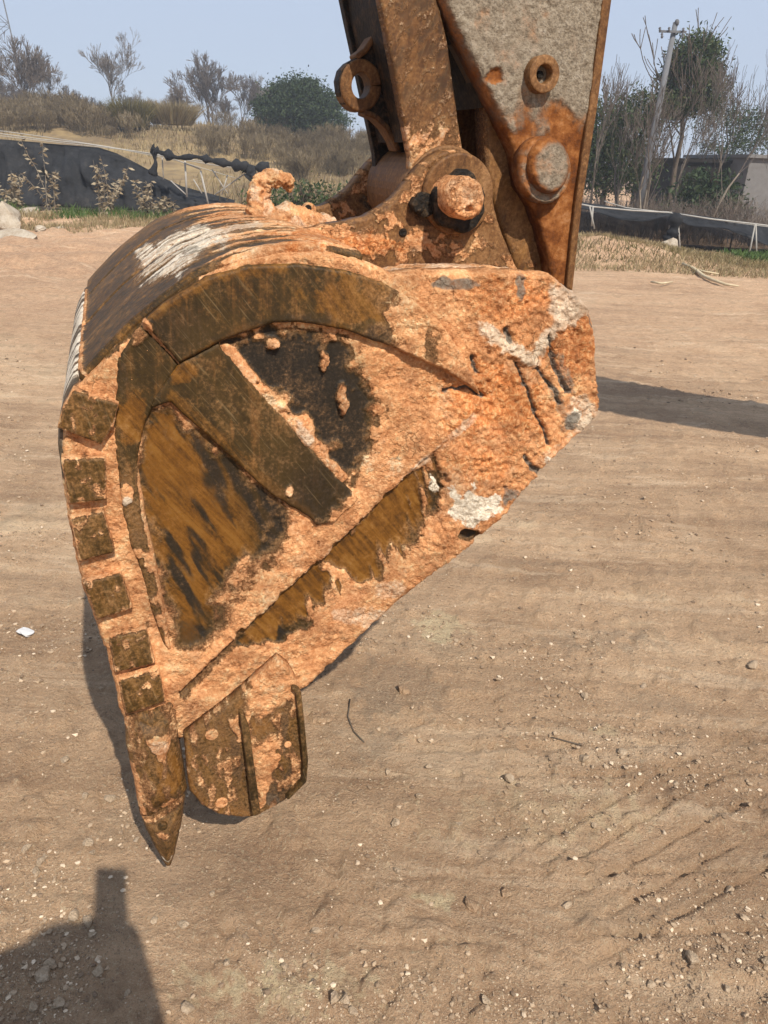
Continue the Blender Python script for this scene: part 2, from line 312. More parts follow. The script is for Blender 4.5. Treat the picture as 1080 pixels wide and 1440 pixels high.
TRK = [((.32+.05*i, 1.34-.055*i), (2.5+.10*i, 2.80-.10*i), .011) for i in range(5)]+[((-.1, 1.72), (3.2, 2.02), .02), ((-.05, 1.62), (3.2, 1.86), .012), ((.1, 1.30), (3, 1.55), .012), ((.0, 1.12), (2.6, 1.38), .014)]
def gheight(x, y):
    near = 1-sst(np.hypot(x, y), 14, 30)
    r = .006*(fbm(x*1.1+.3*y, y*3.4, 5, 3)-.5)*2 + .03*(fbm(x*.35, y*.6, 3, 4)-.5)*sst(np.hypot(x, y), 2, 6)*2
    cl = fbm(x*14, y*14, 4, 5); r = r+.014*sst(cl, .52, .75)+.010*(fbm(x*45, y*45, 3, 6)-.5)
    clod = sst(fbm(x*2.2, y*2.2, 3, 9), .52, .66); r = r+clod*(.016*(fbm(x*28, y*28, 3, 10)-.42))
    # tyre tracks pressed into the dirt at the right
    for (ax, ay), (bx, by), wd in TRK:
        L = math.hypot(bx-ax, by-ay); t = ((x-ax)*(bx-ax)+(y-ay)*(by-ay))/L**2; nx = ((x-ax)*(by-ay)-(y-ay)*(bx-ax))/L+.03*(fbm(t*3+ax, t*0+by, 2, 33)-.5)
        msk = sst(t, -.1, .12)*(1-sst(t, .95, 1.2))*sst(fbm(x*4, y*4, 3, 21), .30, .55)
        r = r-msk*.008*(1-sst(np.abs(nx), wd*.4, wd))+msk*.004*(1-sst(np.abs(np.abs(nx)-wd*1.5), .2*wd, wd))
    rough = sst(y, 8, 11)*sst(-x, 2, 4)*(1-sst(y, 19, 21)); r = r+rough*.34*(fbm(x*1.3, y*1.8, 4, 12)-.45)
    b = ground(235, 1222); tip = np.exp(-((x-b[0])**2+(y-b[1])**2)/.02); r = r*(1-tip)
    # low grassy bank at the right, a strip of rubble at the left
    c1, c2 = ground(845, 366), ground(870, 372)
    bank = np.exp(-(((x-3.9)/1.7)**2+((y-15.4)/1.5)**2))
    r = r+.34*bank*(.7+.6*fbm(x*1.5, y*1.5, 3, 15))
    r = r+sst(y, 5, 8)*(1-sst(y, 17, 20))*.035*(fbm(x*.9, y*2.2, 4, 27)-.5)
    return r
def make_ground():
    th = np.concatenate([np.linspace(-180, -46, 36)[:-1], np.linspace(-46, 46, 440), np.linspace(46, 180, 36)[1:]]); th = np.radians(th)
    r = np.concatenate([[.02, .12, .25, .38], .48*np.exp(np.arange(0, 560)*.0066)]); r = r[r < 19]; r = np.concatenate([r, r[-1]*np.exp(np.arange(1, 60)*.1)]); r = r[r < 4200]
    A, Rr = np.meshgrid(th, r); x = (Rr*np.sin(A)).ravel(); y = (Rr*np.cos(A)).ravel(); z = gheight(x, y); n, k = len(r), len(th)
    V = np.stack([x, y, z], -1); idx = np.arange(n*k).reshape(n, k); f = np.stack([idx[:-1, :-1], idx[:-1, 1:], idx[1:, 1:], idx[1:, :-1]], -1).reshape(-1, 4)[:, ::-1]
    me = bpy.data.meshes.new('ground'); me.from_pydata(V.tolist(), [], f.tolist()); me.update()
    red = .12+.45*sst(y, 3.5, 8)+.35*np.exp(-(((x+6)/4)**2+((y-12)/5)**2)) - .25*sst(x, .5, 2)*sst(-y, -8, -4)
    px, py = np.full(x.shape, -9e3), np.full(x.shape, -9e3); k_ = y > .3
    q = V[k_]-CAMP; dd = q@fw; px[k_] = 540+F*(q@rt)/dd; py[k_] = 720-F*(q@upv)/dd
    damp_penumbra = .8*spot(px, py, 860, 905, 90, 14, 30, 1)+.6*spot(px, py, 930, 990, 70, 14, 30, 2)+.75*spot(px, py, 560, 970, 70, 40, 40, 3)+.5*spot(px, py, 600, 1060, 130, 26, 40, 4)+.6*spot(px, py, 980, 1270, 80, 18, 30, 5)+.45*spot(px, py, 500, 1020, 60, 50, 30, 6)+.45*spot(px, py, 640, 905, 130, 18, 30, 6)+.4*spot(px, py, 290, 1150, 60, 30, 30, 7)+.45*spot(px, py, 900, 630, 60, 22, 30, 5)+.4*spot(px, py, 960, 850, 120, 22, 40, 8)  # mostly damp soil; the spot below the boom shadow paints its penumbra
    sand = .55*spot(px, py, 620, 880, 40, 20, 20, 2)+.6*spot(px, py, 610, 1265, 30, 16, 14, 3)+.5*spot(px, py, 400, 1390, 160, 30, 60, 4)+.5*spot(px, py, 850, 1025, 20, 10, 10, 5)+.35*spot(px, py, 760, 1150, 200, 40, 60, 6)
    attrs(me, {'red': red, 'damp_penumbra': damp_penumbra, 'sand': sand}); o = link('ground', me, M_dirt); setp(o, kind='structure'); return o
make_ground()
# ------------------------------------------------------------------ background: hill, nets, trees, sheds
def simple(name, cols, scale=6, rough=.9, bump=.3, sc=(1, 1, 1), obj_rand=False):
    m = NT(name); c = m.map(sc); a = m.noise(scale, 6, .62, c); b = m.noise(scale*7, 4, .65, c)
    v = m.ma('ADD', m.ma('MULTIPLY', a, .6), m.ma('MULTIPLY', b, .4)); n = len(cols); col = m.ramp(v, [(.28+.44*i/(n-1), q) for i, q in enumerate(cols)])
    return m.fin(col, rough, m.bump(b, bump, .02), None, .15)
def leafy(name, cols, trans=.25):
    m = NT(name); g = m.t.nodes.new('ShaderNodeNewGeometry'); col = m.ramp(g.outputs['Random Per Island'], [(i/(len(cols)-1), q) for i, q in enumerate(cols)])
    m.fin(col, .6, None, None, .25)
    if trans:
        tr = m.t.nodes.new('ShaderNodeBsdfTranslucent'); m.lk(col, tr.inputs[0]); mx_ = m.t.nodes.new('ShaderNodeMixShader'); mx_.inputs[0].default_value = trans
        m.lk(m.b.outputs[0], mx_.inputs[1]); m.lk(tr.outputs[0], mx_.inputs[2]); m.lk(mx_.outputs[0], m.out.inputs[0])
    return m.m
M_hill = simple('dry_hillside', [(0.107, 0.0697, 0.041), (0.172, 0.123, 0.0697), (0.271, 0.197, 0.0984), (0.328, 0.254, 0.139)], .35)
M_bark = simple('grey_brown_bark', [(0.0595, 0.0467, 0.0365), (0.111, 0.0892, 0.068), (0.17, 0.14, 0.111)], 5, sc=(1, 1, .3))
M_bark2 = simple('pale_bark', [(0.128, 0.106, 0.0808), (0.221, 0.187, 0.145), (0.306, 0.264, 0.212)], 5, sc=(1, 1, .3))
M_twig = leafy('bare_twigs', [(.075, .058, .045), (.13, .105, .085), (.19, .155, .125)], 0)
M_twig2 = leafy('hazed_far_twigs', [(.12, .10, .085), (.18, .155, .13), (.24, .205, .175)], 0)  # twig colour greyed and lightened to stand for distance haze
M_brush = leafy('dry_brush', [(.085, .062, .038), (.14, .105, .06), (.20, .155, .09), (.27, .215, .125)], .15)
M_straw = leafy('straw', [(0.16, 0.116, 0.056), (0.288, 0.216, 0.108), (0.4, 0.32, 0.184), (0.24, 0.2, 0.096)], .25)
M_dryleaf = leafy('withered_leaves', [(0.176, 0.128, 0.072), (0.32, 0.248, 0.152), (0.416, 0.352, 0.24), (0.136, 0.096, 0.056)], .25)
M_green = leafy('evergreen_leaves', [(0.012, 0.026, 0.009), (0.026, 0.048, 0.016), (0.042, 0.068, 0.024), (0.062, 0.085, 0.036)], .2)
M_green2 = leafy('dark_evergreen_leaves', [(.012, .026, .009), (.028, .052, .015), (.050, .078, .024), (.085, .095, .035)], .2)
M_weed = leafy('green_weeds', [(.045, .085, .018), (.075, .13, .028), (.11, .17, .045)], .3)
M_olive = leafy('olive_grass', [(.085, .075, .025), (.14, .12, .042), (.20, .16, .06)], .25)
M_net = simple('black_shade_cloth', [(.006, .007, .008), (.014, .015, .017), (.026, .027, .029), (.06, .055, .048)], 2.6, .85, .8)
M_pipe = simple('weathered_white_pipe', [(0.245, 0.23, 0.202), (0.36, 0.346, 0.317), (0.446, 0.432, 0.396)], 4)
M_galv = simple('galvanised_lattice', [(.10, .105, .115), (.16, .165, .175)], 3)
M_conc = simple('grey_render', [(0.128, 0.124, 0.124), (0.168, 0.164, 0.16), (0.208, 0.2, 0.196)], 1.2)
M_dark = simple('dark_shed_boards', [(.012, .011, .010), (.025, .022, .02)], 3)
M_white = simple('pale_sheet', [(.45, .45, .45), (.6, .6, .6)], 2)
M_rock = simple('pale_rock', [(0.18, 0.135, 0.09), (0.333, 0.27, 0.198), (0.45, 0.396, 0.315), (0.522, 0.477, 0.405)], 7, bump=.8)
M_stone = simple('dusty_stone', [(0.294, 0.217, 0.14), (0.462, 0.35, 0.238), (0.63, 0.511, 0.378)], 30, bump=.7)
M_wood = simple('pale_dry_stick', [(.38, .30, .18), (.52, .43, .28), (.62, .54, .38)], 9)
def seenet(name, dens):
    m = NT(name); m.fin((.016, .014, .014), .8, None, None, .1); tr = m.t.nodes.new('ShaderNodeBsdfTransparent'); mx_ = m.t.nodes.new('ShaderNodeMixShader')
    n = m.noise(3, 4, .6); m.lk(m.ss(n, .3, .7, dens-.12, dens+.12), mx_.inputs[0]); m.lk(tr.outputs[0], mx_.inputs[1]); m.lk(m.b.outputs[0], mx_.inputs[2]); m.lk(mx_.outputs[0], m.out.inputs[0]); return m.m
M_mesh = seenet('thin_black_netting', .62)

def hillz(x, y):
    a = sst(y-.12*x, 23, 46)*sst(-x, -9, 1.5)
    z = a*(2.55+.35*sst(-x, 12, 24)-.55*sst(x, -13, -4))
    z = z+a*.5*(fbm(x*.16, y*.16, 4, 70)-.5)*2+a*.20*(fbm(x*.6, y*.6, 3, 71)-.5)
    return z-.25*(1-a)
def make_hill():
    xs = np.linspace(-75, 12, 150); ys = np.concatenate([np.linspace(21, 60, 90), np.linspace(62, 220, 26)]); X, Y = np.meshgrid(xs, ys); Z = hillz(X, Y)
    k, n = len(xs), len(ys); idx = np.arange(n*k).reshape(n, k); f = np.stack([idx[:-1, :-1], idx[:-1, 1:], idx[1:, 1:], idx[1:, :-1]], -1).reshape(-1, 4)
    me = bpy.data.meshes.new('hill'); me.from_pydata(np.stack([X, Y, Z], -1).reshape(-1, 3).tolist(), [], f.tolist()); setp(link('hill', me, M_hill), kind='structure')
make_hill()
def hz1(x, y): return float(hillz(np.array(float(x)), np.array(float(y))))
def gz1(x, y): return float(gheight(np.array([float(x)]), np.array([float(y)]))[0])

# ---- plants
def blades(mb_v, mb_f, x, y, z, h, wd, ang, lean, bend=.4):
    n = len(mb_v); dx, dy = math.cos(ang), math.sin(ang); lx, ly = lean
    mb_v += [(x-dx*wd, y-dy*wd, z), (x+dx*wd, y+dy*wd, z), (x+lx*.45+dx*wd*.7, y+ly*.45+dy*wd*.7, z+h*.6), (x+lx*.45-dx*wd*.7, y+ly*.45-dy*wd*.7, z+h*.6), (x+lx, y+ly, z+h)]
    mb_f += [(n, n+1, n+2, n+3), (n+3, n+2, n+4)]
def branchy(rg, pos, d, ln, r, depth, segs, spread=.5, up=.12, nb=(2, 4), shrink=.72, maxd=5, wig=.13):
    p = Vector(pos); d = Vector(d).normalized(); k = 4 if depth < 2 else 3; pts = [p.copy()]; rad = [r]; rr = r
    for i in range(k):
        d = (d+Vector((rg.gauss(0, wig), rg.gauss(0, wig), rg.gauss(0, wig)+up*.5))).normalized(); p = p+d*(ln/k); rr = r*(1-.5*(i+1)/k); pts.append(p.copy()); rad.append(rr)
    segs.append((depth, pts, rad))
    if depth >= maxd: return
    for i in range(rg.randint(*nb)+(1 if depth else 2)):
        t = rg.uniform(.3, 1.0); q = pts[min(k, int(t*k)+1)]; a = rg.uniform(0, 2*math.pi); sp = rg.uniform(spread*.5, spread*1.25)
        o = d.orthogonal().normalized(); o = Matrix.Rotation(a, 3, d)@o; nd = (d*math.cos(sp)+o*math.sin(sp)+Vector((0, 0, up))).normalized()
        branchy(rg, q, nd, ln*rg.uniform(shrink*.75, shrink*1.1), max(rr*rg.uniform(.5, .75), .004), depth+1, segs, spread, up, nb, shrink, maxd, wig)
def bare_tree(name, seed, H, r, label, spread=.5, up=.12, maxd=5, nb=(2, 3), trunk_mat=None, twig_mat=None, cat='tree', group=None, stems=1, lean=0, shrink=.72, rmin=.006):
    rg = random.Random(seed); segs = []
    for s in range(stems): branchy(rg, (rg.uniform(-.15, .15)*(stems > 1), rg.uniform(-.15, .15)*(stems > 1), 0), (lean+rg.gauss(0, .05+.22*(stems > 1)), rg.gauss(0, .05+.22*(stems > 1)), 1), H*.42, r, 0, segs, spread, up, nb, shrink, maxd)
    root = empty(name, label, cat, group=group); a, b = MB(), MB()
    for d, p, rad in segs: (a if d < 1 else b).tube(p, [max(q, rmin) for q in rad], 6 if d < 1 else 3, False)
    a.build('trunk', trunk_mat or M_bark, root, True); b.build('branches', twig_mat or M_twig, root, True); return root
def leaf_cloud(rg, lobes, n, size, fac=1.6, flat=.0, gap=.35):
    V = []; Fc = []
    tot = sum(l[3]*l[4]*l[5] for l in lobes)
    for cx, cy, cz, rx, ry, rz in lobes:
        m = int(n*rx*ry*rz/tot); nc = max(6, m//26)
        for c in range(nc):
            v = rg.normal(size=3); v /= np.linalg.norm(v); q = rg.uniform(gap, 1.0)**.55; c0 = np.array([cx, cy, cz])+v*q*np.array([rx, ry, rz])*(1+.16*rg.normal()); cs = .19*(rx*ry*rz)**(1/3.)*rg.uniform(.6, 1.4)
            for j in range(26):
                p = c0+rg.normal(size=3)*cs*np.array([1, 1, .7]); s = size*rg.uniform(.6, 1.35); a = rg.normal(size=3); a /= np.linalg.norm(a); b = np.cross(a, rg.normal(size=3)); b /= np.linalg.norm(b)
                k = len(V); V += [tuple(p-a*s*fac), tuple(p+b*s*.6), tuple(p+a*s*fac), tuple(p-b*s*.6)]; Fc.append((k, k+1, k+2, k+3))
    return V, Fc
def leafy_tree(name, seed, lobes, n, size, trunk, label, mat, cat='tree', group=None):
    rg = np.random.default_rng(seed); root = empty(name, label, cat, group=group); V, Fc = leaf_cloud(rg, lobes, n, size)
    me = bpy.data.meshes.new('crown'); me.from_pydata(V, [], Fc); link('crown', me, mat, root, False)
    m = MB(); r2 = random.Random(seed); h, r = trunk; segs = []; branchy(r2, (0, 0, 0), (0, 0, 1), h, r, 0, segs, .55, .2, (2, 3), .6, 3, .08)
    for d, p, rad in segs: m.tube(p, [max(q, .012) for q in rad], 6 if d < 1 else 4, False)
    m.build('trunk', M_bark, root, True); return root
def put(o, p, rz=0, s=1): o.location = tuple(p); o.rotation_euler = (0, 0, rz); o.scale = (s, s, s); return o
def again(o, p, rz, s, label, group=None):
    c = copy_tree(o); put(c, p, rz, s); c['label'] = label
    if group: c['group'] = group
    return c
def xz(px, py, Y): q = atY(px, py, Y); return float(q[0]), float(q[2])

# far bare trees on the hill
def far(px, py_top, py_base, Y): x, zt = xz(px, py_top, Y); _, zb = xz(px, py_base, Y); return x, Y, zb-.3, zt-zb+.3
G1 = 'bare trees along the hilltop'
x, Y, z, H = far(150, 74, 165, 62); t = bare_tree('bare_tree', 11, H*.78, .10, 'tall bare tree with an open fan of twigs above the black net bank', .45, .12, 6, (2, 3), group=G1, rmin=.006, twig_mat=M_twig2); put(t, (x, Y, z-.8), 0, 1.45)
x, Y, z, H = far(292, 92, 180, 66); t2 = bare_tree('bare_tree', 23, H*.80, .10, 'round topped bare tree left of the pair by the evergreen', .48, .1, 5, (2, 4), group=G1, stems=2, rmin=.009); put(t2, (x, Y, z-.8), 0, 1.5)
x, Y, z, H = far(345, 105, 182, 68); t3 = bare_tree('bare_tree', 31, H*.80, .09, 'round topped bare tree touching the dark evergreen', .48, .1, 5, (2, 4), group=G1, stems=2, rmin=.009); put(t3, (x, Y, z-.8), 0, 1.5)
x, Y, z, H = far(28, 84, 160, 52); c = again(t2, (x, Y, z-.5), 1.1, 1.2, 'dense bare tree beside the steel pylon', G1)
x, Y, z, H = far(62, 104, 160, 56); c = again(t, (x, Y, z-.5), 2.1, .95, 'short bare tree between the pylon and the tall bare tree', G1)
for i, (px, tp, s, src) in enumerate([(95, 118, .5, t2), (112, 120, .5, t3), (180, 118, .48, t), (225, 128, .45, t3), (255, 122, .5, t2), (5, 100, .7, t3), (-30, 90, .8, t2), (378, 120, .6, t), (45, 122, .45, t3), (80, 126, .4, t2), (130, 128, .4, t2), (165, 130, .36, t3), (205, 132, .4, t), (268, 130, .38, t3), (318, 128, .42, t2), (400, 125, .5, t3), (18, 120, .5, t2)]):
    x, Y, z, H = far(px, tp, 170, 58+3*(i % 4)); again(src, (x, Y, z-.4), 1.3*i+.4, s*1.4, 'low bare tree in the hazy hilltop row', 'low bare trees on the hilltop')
x, Y, z, H = far(420, 108, 190, 46)
ev = leafy_tree('evergreen_tree', 5, [(0, 0, H*.52, H*.62, H*.55, H*.40), (-H*.42, 0, H*.36, H*.36, H*.4, H*.30), (H*.42, .2, H*.40, H*.42, H*.4, H*.34), (.1, 0, H*.74, H*.40, H*.4, H*.24), (-H*.3, -.2, H*.78, H*.2, H*.2, H*.13), (H*.52, -.2, H*.66, H*.2, H*.2, H*.14), (-H*.62, -.2, H*.52, H*.16, H*.2, H*.13), (H*.2, -.3, H*.88, H*.18, H*.2, H*.1)], 34000, .05, (H*.5, .14), 'broad round dark evergreen tree on the hill left of the link', M_green); put(ev, (x, Y, z))
# shrubs, reed clumps and brush on the slope
def reed_clump(name, seed, h, wd, n, label, mat, group=None):
    rg = random.Random(seed); V = []; Fc = []
    for i in range(n):
        a = rg.uniform(0, 6.283); r = wd*.5*rg.random()**.7; ln = h*rg.uniform(.6, 1.05); o = wd*rg.uniform(.1, .62); blades(V, Fc, r*math.cos(a), r*math.sin(a), 0, ln*(1-.35*(o/wd)), .018, rg.uniform(0, 3.14), (o*math.cos(a), o*math.sin(a)))
    me = bpy.data.meshes.new(name); me.from_pydata(V, [], Fc); o = link(name, me, mat, None, False); return setp(o, label, 'grass clump', group)
x, zt = xz(180, 135, 40); _, zb = xz(180, 176, 40); o = reed_clump('pampas_clump', 3, zt-zb+.2, 1.5, 1700, 'dark olive clump of tall grass on the hill crest', M_olive); o.location = (x, 40, zb-.1)
x, zt = xz(240, 139, 42); _, zb = xz(240, 172, 42); o = reed_clump('pampas_clump', 4, zt-zb+.2, 1.9, 1700, 'straw coloured clump of tall grass on the hill crest', M_straw); o.location = (x, 42, zb-.1)
def brush(name, seed, h, label, mat=None, group=None, stems=26, maxd=3):
    rg = random.Random(seed); segs = []
    for i in range(stems):
        a = rg.uniform(0, 6.283); branchy(rg, (rg.uniform(-.5, .5)*h*.7, rg.uniform(-.5, .5)*h*.7, 0), (math.cos(a)*rg.uniform(.1, .7), math.sin(a)*rg.uniform(.1, .7), 1), h*.62, .012, 1, segs, .5, .15, (1, 3), .62, maxd, .16)
    m = MB()
    for d, p, rad in segs: m.tube(p, [max(q*.7, .004) for q in rad], 3, False)
    o = m.build(name, mat or M_brush, None, False); return setp(o, label, 'shrub', group)
GB = 'leafless brown shrubs on the hillside'
LB = 'leafless brown shrub among its like on the hill slope'
b0 = brush('dry_shrub', 41, .75, LB, group=GB, stems=30, maxd=4); b1 = brush('dry_shrub', 42, .9, LB, group=GB, stems=34, maxd=4)
first = {0: 1, 1: 1}
rs = random.Random(5)
slots = [(rs.uniform(-40, 210), rs.uniform(150, 186)) for _ in range(46)]+[(rs.uniform(280, 520), rs.uniform(186, 226)) for _ in range(34)]+[(rs.uniform(60, 330), rs.uniform(176, 200)) for _ in range(8)]+[(rs.uniform(395, 530), rs.uniform(212, 262)) for _ in range(26)]+[(rs.uniform(-20, 110), rs.uniform(158, 186)) for _ in range(26)]
for i, (px, py) in enumerate(slots):
    d = ray(px, py); best = None
    for Y in np.linspace(19.5, 60, 90):
        q = CAMP+d*(Y/d[1])
        if q[2] < hz1(q[0], Y): best = (q[0], Y); break
    if best is None: continue
    if 225 < px < 300 and py < 200: continue
    src = (b0, b1)[i % 2]; p = (best[0], best[1], hz1(*best)-.08); s = rs.uniform(.65, 1.25)
    if first[i % 2]: first[i % 2] = 0; put(src, p, i, s)
    else: again(src, p, i*1.7, s, LB)
# dry grass over the slope (nobody could count it)
def scatter_grass(name, pts, h, wd, mat, seed, lean=.35):
    rg = random.Random(seed); V = []; Fc = []
    for x, y, z in pts:
        hh = h*rg.uniform(.45, 1.25); a = rg.uniform(0, 6.283); blades(V, Fc, x, y, z-.01, hh, wd*rg.uniform(.6, 1.3), rg.uniform(0, 3.14), (math.cos(a)*hh*lean*rg.random()*2, math.sin(a)*hh*lean*rg.random()*2))
    me = bpy.data.meshes.new(name); me.from_pydata(V, [], Fc); return setp(link(name, me, mat, None, False), kind='stuff')
pts = []
def hpts(n, x0, x1, y0, y1, sc, sd, thr):
    x, y = rng.uniform(x0, x1, n), rng.uniform(y0, y1, n); k = vn(x*sc, y*sc, sd) > thr; x, y = x[k], y[k]; return list(zip(x.tolist(), y.tolist(), hillz(x, y).tolist()))
pts = hpts(22000, -34, 1, 24, 50, .35, 3, .38)
o = scatter_grass('hillside_dry_grass', pts, .22, .020, M_straw, 8)
pts = hpts(17000, -36, 3, 25, 58, .3, 8, .5)
scatter_grass('hillside_brown_undergrowth', pts, .42, .014, M_brush, 9, .6)

# ---- left: black shade cloth on pipes, collapsed frame
net = empty('shade_net_bank', 'long black shade cloth hung along a bank from thin pale pipes, withered plants before it', 'shade net', tuple(atY(100, 290, 21)))
n0 = np.array(net.location)
def netsheet(name, top, bot, Y, mat, parent, org, nx=150, ny=20, sag=.12, sd=0):
    tx = np.array(top, float); bx = np.array(bot, float); V = []
    for i in range(nx+1):
        t = i/nx; px = tx[0, 0]+(tx[-1, 0]-tx[0, 0])*t; pt = np.interp(px, tx[:, 0], tx[:, 1]); pb = np.interp(px, bx[:, 0], bx[:, 1])
        a = atY(px, pt, Y+1.2); b = atY(px, pb, Y)
        for j in range(ny+1):
            s = j/ny; q = a*(1-s)+b*s; wv = (float(fbm(np.array(px/26.), np.array(s*2.2), 4, sd))-.5)*1.5+.9*(float(fbm(np.array(px/7.), np.array(s*1.6), 3, sd+4))-.5); q = q+np.array([0, -sag*4*s*(1-s)*wv*2-.25*s*(1-s), sag*.6*wv*s*(1-s)]); V.append(tuple(q-org))
    f = [(i*(ny+1)+j, (i+1)*(ny+1)+j, (i+1)*(ny+1)+j+1, i*(ny+1)+j+1) for i in range(nx) for j in range(ny)]
    me = bpy.data.meshes.new(name); me.from_pydata(V, [], f); o = link(name, me, mat, parent); s_ = o.modifiers.new('thickness', 'SOLIDIFY'); s_.thickness = .01; return o
netsheet('shade_cloth', [(-260, 186), (0, 196), (70, 202), (140, 208), (165, 216), (200, 234), (222, 247), (255, 262), (330, 282)], [(-260, 285), (0, 288), (100, 292), (240, 298), (330, 300)], 20.6, M_net, net, n0, sd=4, sag=.35)
def pipe(name, pts, Y, r, mat, parent, org, k=6):
    m = MB(); m.tube([Vector(atY(px, py, Y)-org) for px, py in pts], r, k); return m.build(name, mat, parent, True)
pipe('rail', [(-260, 176), (0, 188), (60, 196), (120, 202), (220, 217), (300, 229), (372, 238)], 21.7, .012, M_pipe, net, n0)
pipe('rail', [(-260, 170), (0, 184), (60, 192), (150, 206), (232, 220), (300, 232), (360, 240)], 21.9, .010, M_pipe, net, n0)
pipe('rail', [(-260, 180), (0, 191), (70, 199), (170, 210), (250, 226), (330, 250)], 21.5, .008, M_pipe, net, n0)
fr = empty('collapsed_net_frame', 'collapsed frame of thin white poles with black netting bunched along the top', 'net frame', tuple(atY(270, 290, 20.5))); f0 = np.array(fr.location)
for p_ in ([(260, 226), (263, 277)], [(282, 240), (294, 292)], [(228, 222), (230, 252)], [(298, 238), (320, 272)], [(345, 244), (302, 274)], [(214, 212), (282, 238)], [(320, 246), (312, 274)], [(272, 252), (284, 272)], [(240, 254), (262, 274)]):
    pipe('pole', p_, 20.8, .026 if p_[0][0] in (260, 282) else .016, M_pipe, fr, f0)
def bunch(name, pts, Y, r, mat, parent, org, sd=0, n=40):
    q = np.linspace(0, len(pts)-1, n); P = np.array(pts, float); px = np.interp(q, range(len(pts)), P[:, 0]); py = np.interp(q, range(len(pts)), P[:, 1]); m = MB()
    m.tube([Vector(atY(a, b, Y)-org) for a, b in zip(px, py)], [r*(.35+1.3*float(vn(np.array(i*.6), np.array(sd), 3))) for i in range(n)], 8); return m.build(name, mat, parent, True)
bunch('bunched_netting', [(214, 209), (224, 214), (250, 222), (275, 220), (300, 226), (330, 232), (352, 236), (378, 236)], 20.6, .10, M_net, fr, f0, 3)
bunch('bunched_netting', [(216, 210), (219, 230), (214, 246)], 20.6, .08, M_net, fr, f0, 6, 14)
bunch('bunched_netting', [(345, 236), (356, 244), (350, 252)], 20.5, .10, M_net, fr, f0, 8, 14)
# ---- right: low pipe fence with a sagging black net
fnc = empty('low_net_fence', 'low pipe fence with sagging black netting at the right, bare trees behind it', 'net fence', tuple(atY(940, 350, 17.5))); f1 = np.array(fnc.location)
netsheet('net_band', [(800, 282), (830, 287), (890, 294), (945, 299), (1000, 306), (1070, 316), (1180, 330)], [(800, 290), (830, 296), (870, 309), (905, 312), (940, 304), (970, 318), (1020, 322), (1045, 332), (1080, 346), (1180, 362)], 17.0, M_net, fnc, f1, 70, 10, .2, 12)
netsheet('thin_net', [(800, 296), (870, 303), (945, 303), (1000, 318), (1055, 334), (1180, 352)], [(800, 330), (860, 332), (930, 350), (1000, 358), (1080, 368), (1180, 380)], 17.25, M_mesh, fnc, f1, 60, 10, .12, 14)
pipe('rail', [(800, 284), (836, 291), (890, 296), (945, 299)], 16.9, .016, M_pipe, fnc, f1); pipe('rail', [(955, 301), (1000, 308), (1062, 315), (1180, 330)], 16.9, .016, M_pipe, fnc, f1)
pipe('rail', [(850, 283), (880, 292), (930, 298), (1010, 310), (1080, 319)], 17.6, .010, M_pipe, fnc, f1)
for p_ in ([(829, 289), (836, 322)], [(834, 290), (832, 318)], [(944, 304), (941, 322)], [(953, 306), (957, 360)], [(1062, 315), (1052, 365)], [(1063, 315), (1064, 366)], [(855, 294), (853, 320)], [(926, 308), (923, 330)], [(1030, 330), (1026, 352)]):
    pipe('post', p_, 16.85 if p_[0][0] not in (855, 926, 1030) else 18.4, .016, M_pipe, fnc, f1)
bunch('hanging_netting', [(950, 300), (949, 318), (944, 332), (936, 341)], 16.8, .10, M_net, fnc, f1, 5, 16)
# ---- sheds
def boxhouse(name, label, px0, px1, pt, pb, Y, mat, dep=5, roof=None):
    a = atY(px0, pb, Y); b = atY(px1, pb, Y); c = atY((px0+px1)/2, pt, Y); h = float(c[2]); root = empty(name, label, 'shed', ((a[0]+b[0])/2, Y, 0))
    wdt = abs(b[0]-a[0])/2; m = MB(); m.box((0, dep/2, h/2), (wdt, dep/2, h/2)); m.build('wall', mat, root)
    m = MB(); m.box((0, dep/2, h+.05), (wdt+.1, dep/2+.12, .05)); m.build('roof', roof or mat, root); return root
boxhouse('grey_shed', 'plain grey walled shed behind the fence at the right edge', 1032, 1180, 224, 330, 27, M_conc, 6)
boxhouse('dark_shed', 'low black shed under the trees behind the net fence', 938, 1028, 228, 318, 28.5, M_dark, 5)
# ---- pylons and the power pole
def lattice(name, label, H, wb, wt, at, rz=0, arms=True):
    root = empty(name, label, 'pylon', at, rz); m = MB(); n = 11
    def cor(z, i): q = wb+(wt-wb)*min(z/(H*.8), 1); return Vector(((1, 1, -1, -1)[i]*q/2, (1, -1, -1, 1)[i]*q/2, z))
    for i in range(4): m.tube([cor(0, i), cor(H*.8, i), cor(H, i)], .05, 4)
    m.build('legs', M_galv, root); m = MB(); zs = [H*(1-(1-k/n)**1.35) for k in range(n+1)]
    for a, b in zip(zs[:-1], zs[1:]):
        for i in range(4): m.tube([cor(a, i), cor(b, (i+1) % 4)], .024, 4); m.tube([cor(b, i), cor(a, (i+1) % 4)], .024, 4); m.tube([cor(b, i), cor(b, (i+1) % 4)], .02, 4)
    m.build('bracing', M_galv, root)
    if arms:
        for z in (H*.80, H*.93):
            m = MB()
            for s in (-1, 1):
                for t in (-.35, .35): m.tube([Vector((0, t, z)), Vector((s*H*.11, 0, z+.1))], .03, 4); m.tube([Vector((0, t, z+.7)), Vector((s*H*.11, 0, z+.12))], .025, 4)
            m.build('crossarm', M_galv, root)
    return root
q = atY(6, 175, 60); lattice('steel_pylon', 'grey lattice pylon cut by the left edge behind bare trees', 19, 4.2, 1.1, (q[0], 60, 0), .4)
q = atY(1122, 250, 34); lattice('steel_pylon', 'grey lattice pylon cut by the right edge behind bare trees', 12, 3.2, 1.0, (q[0], 34, 0), .3, False)
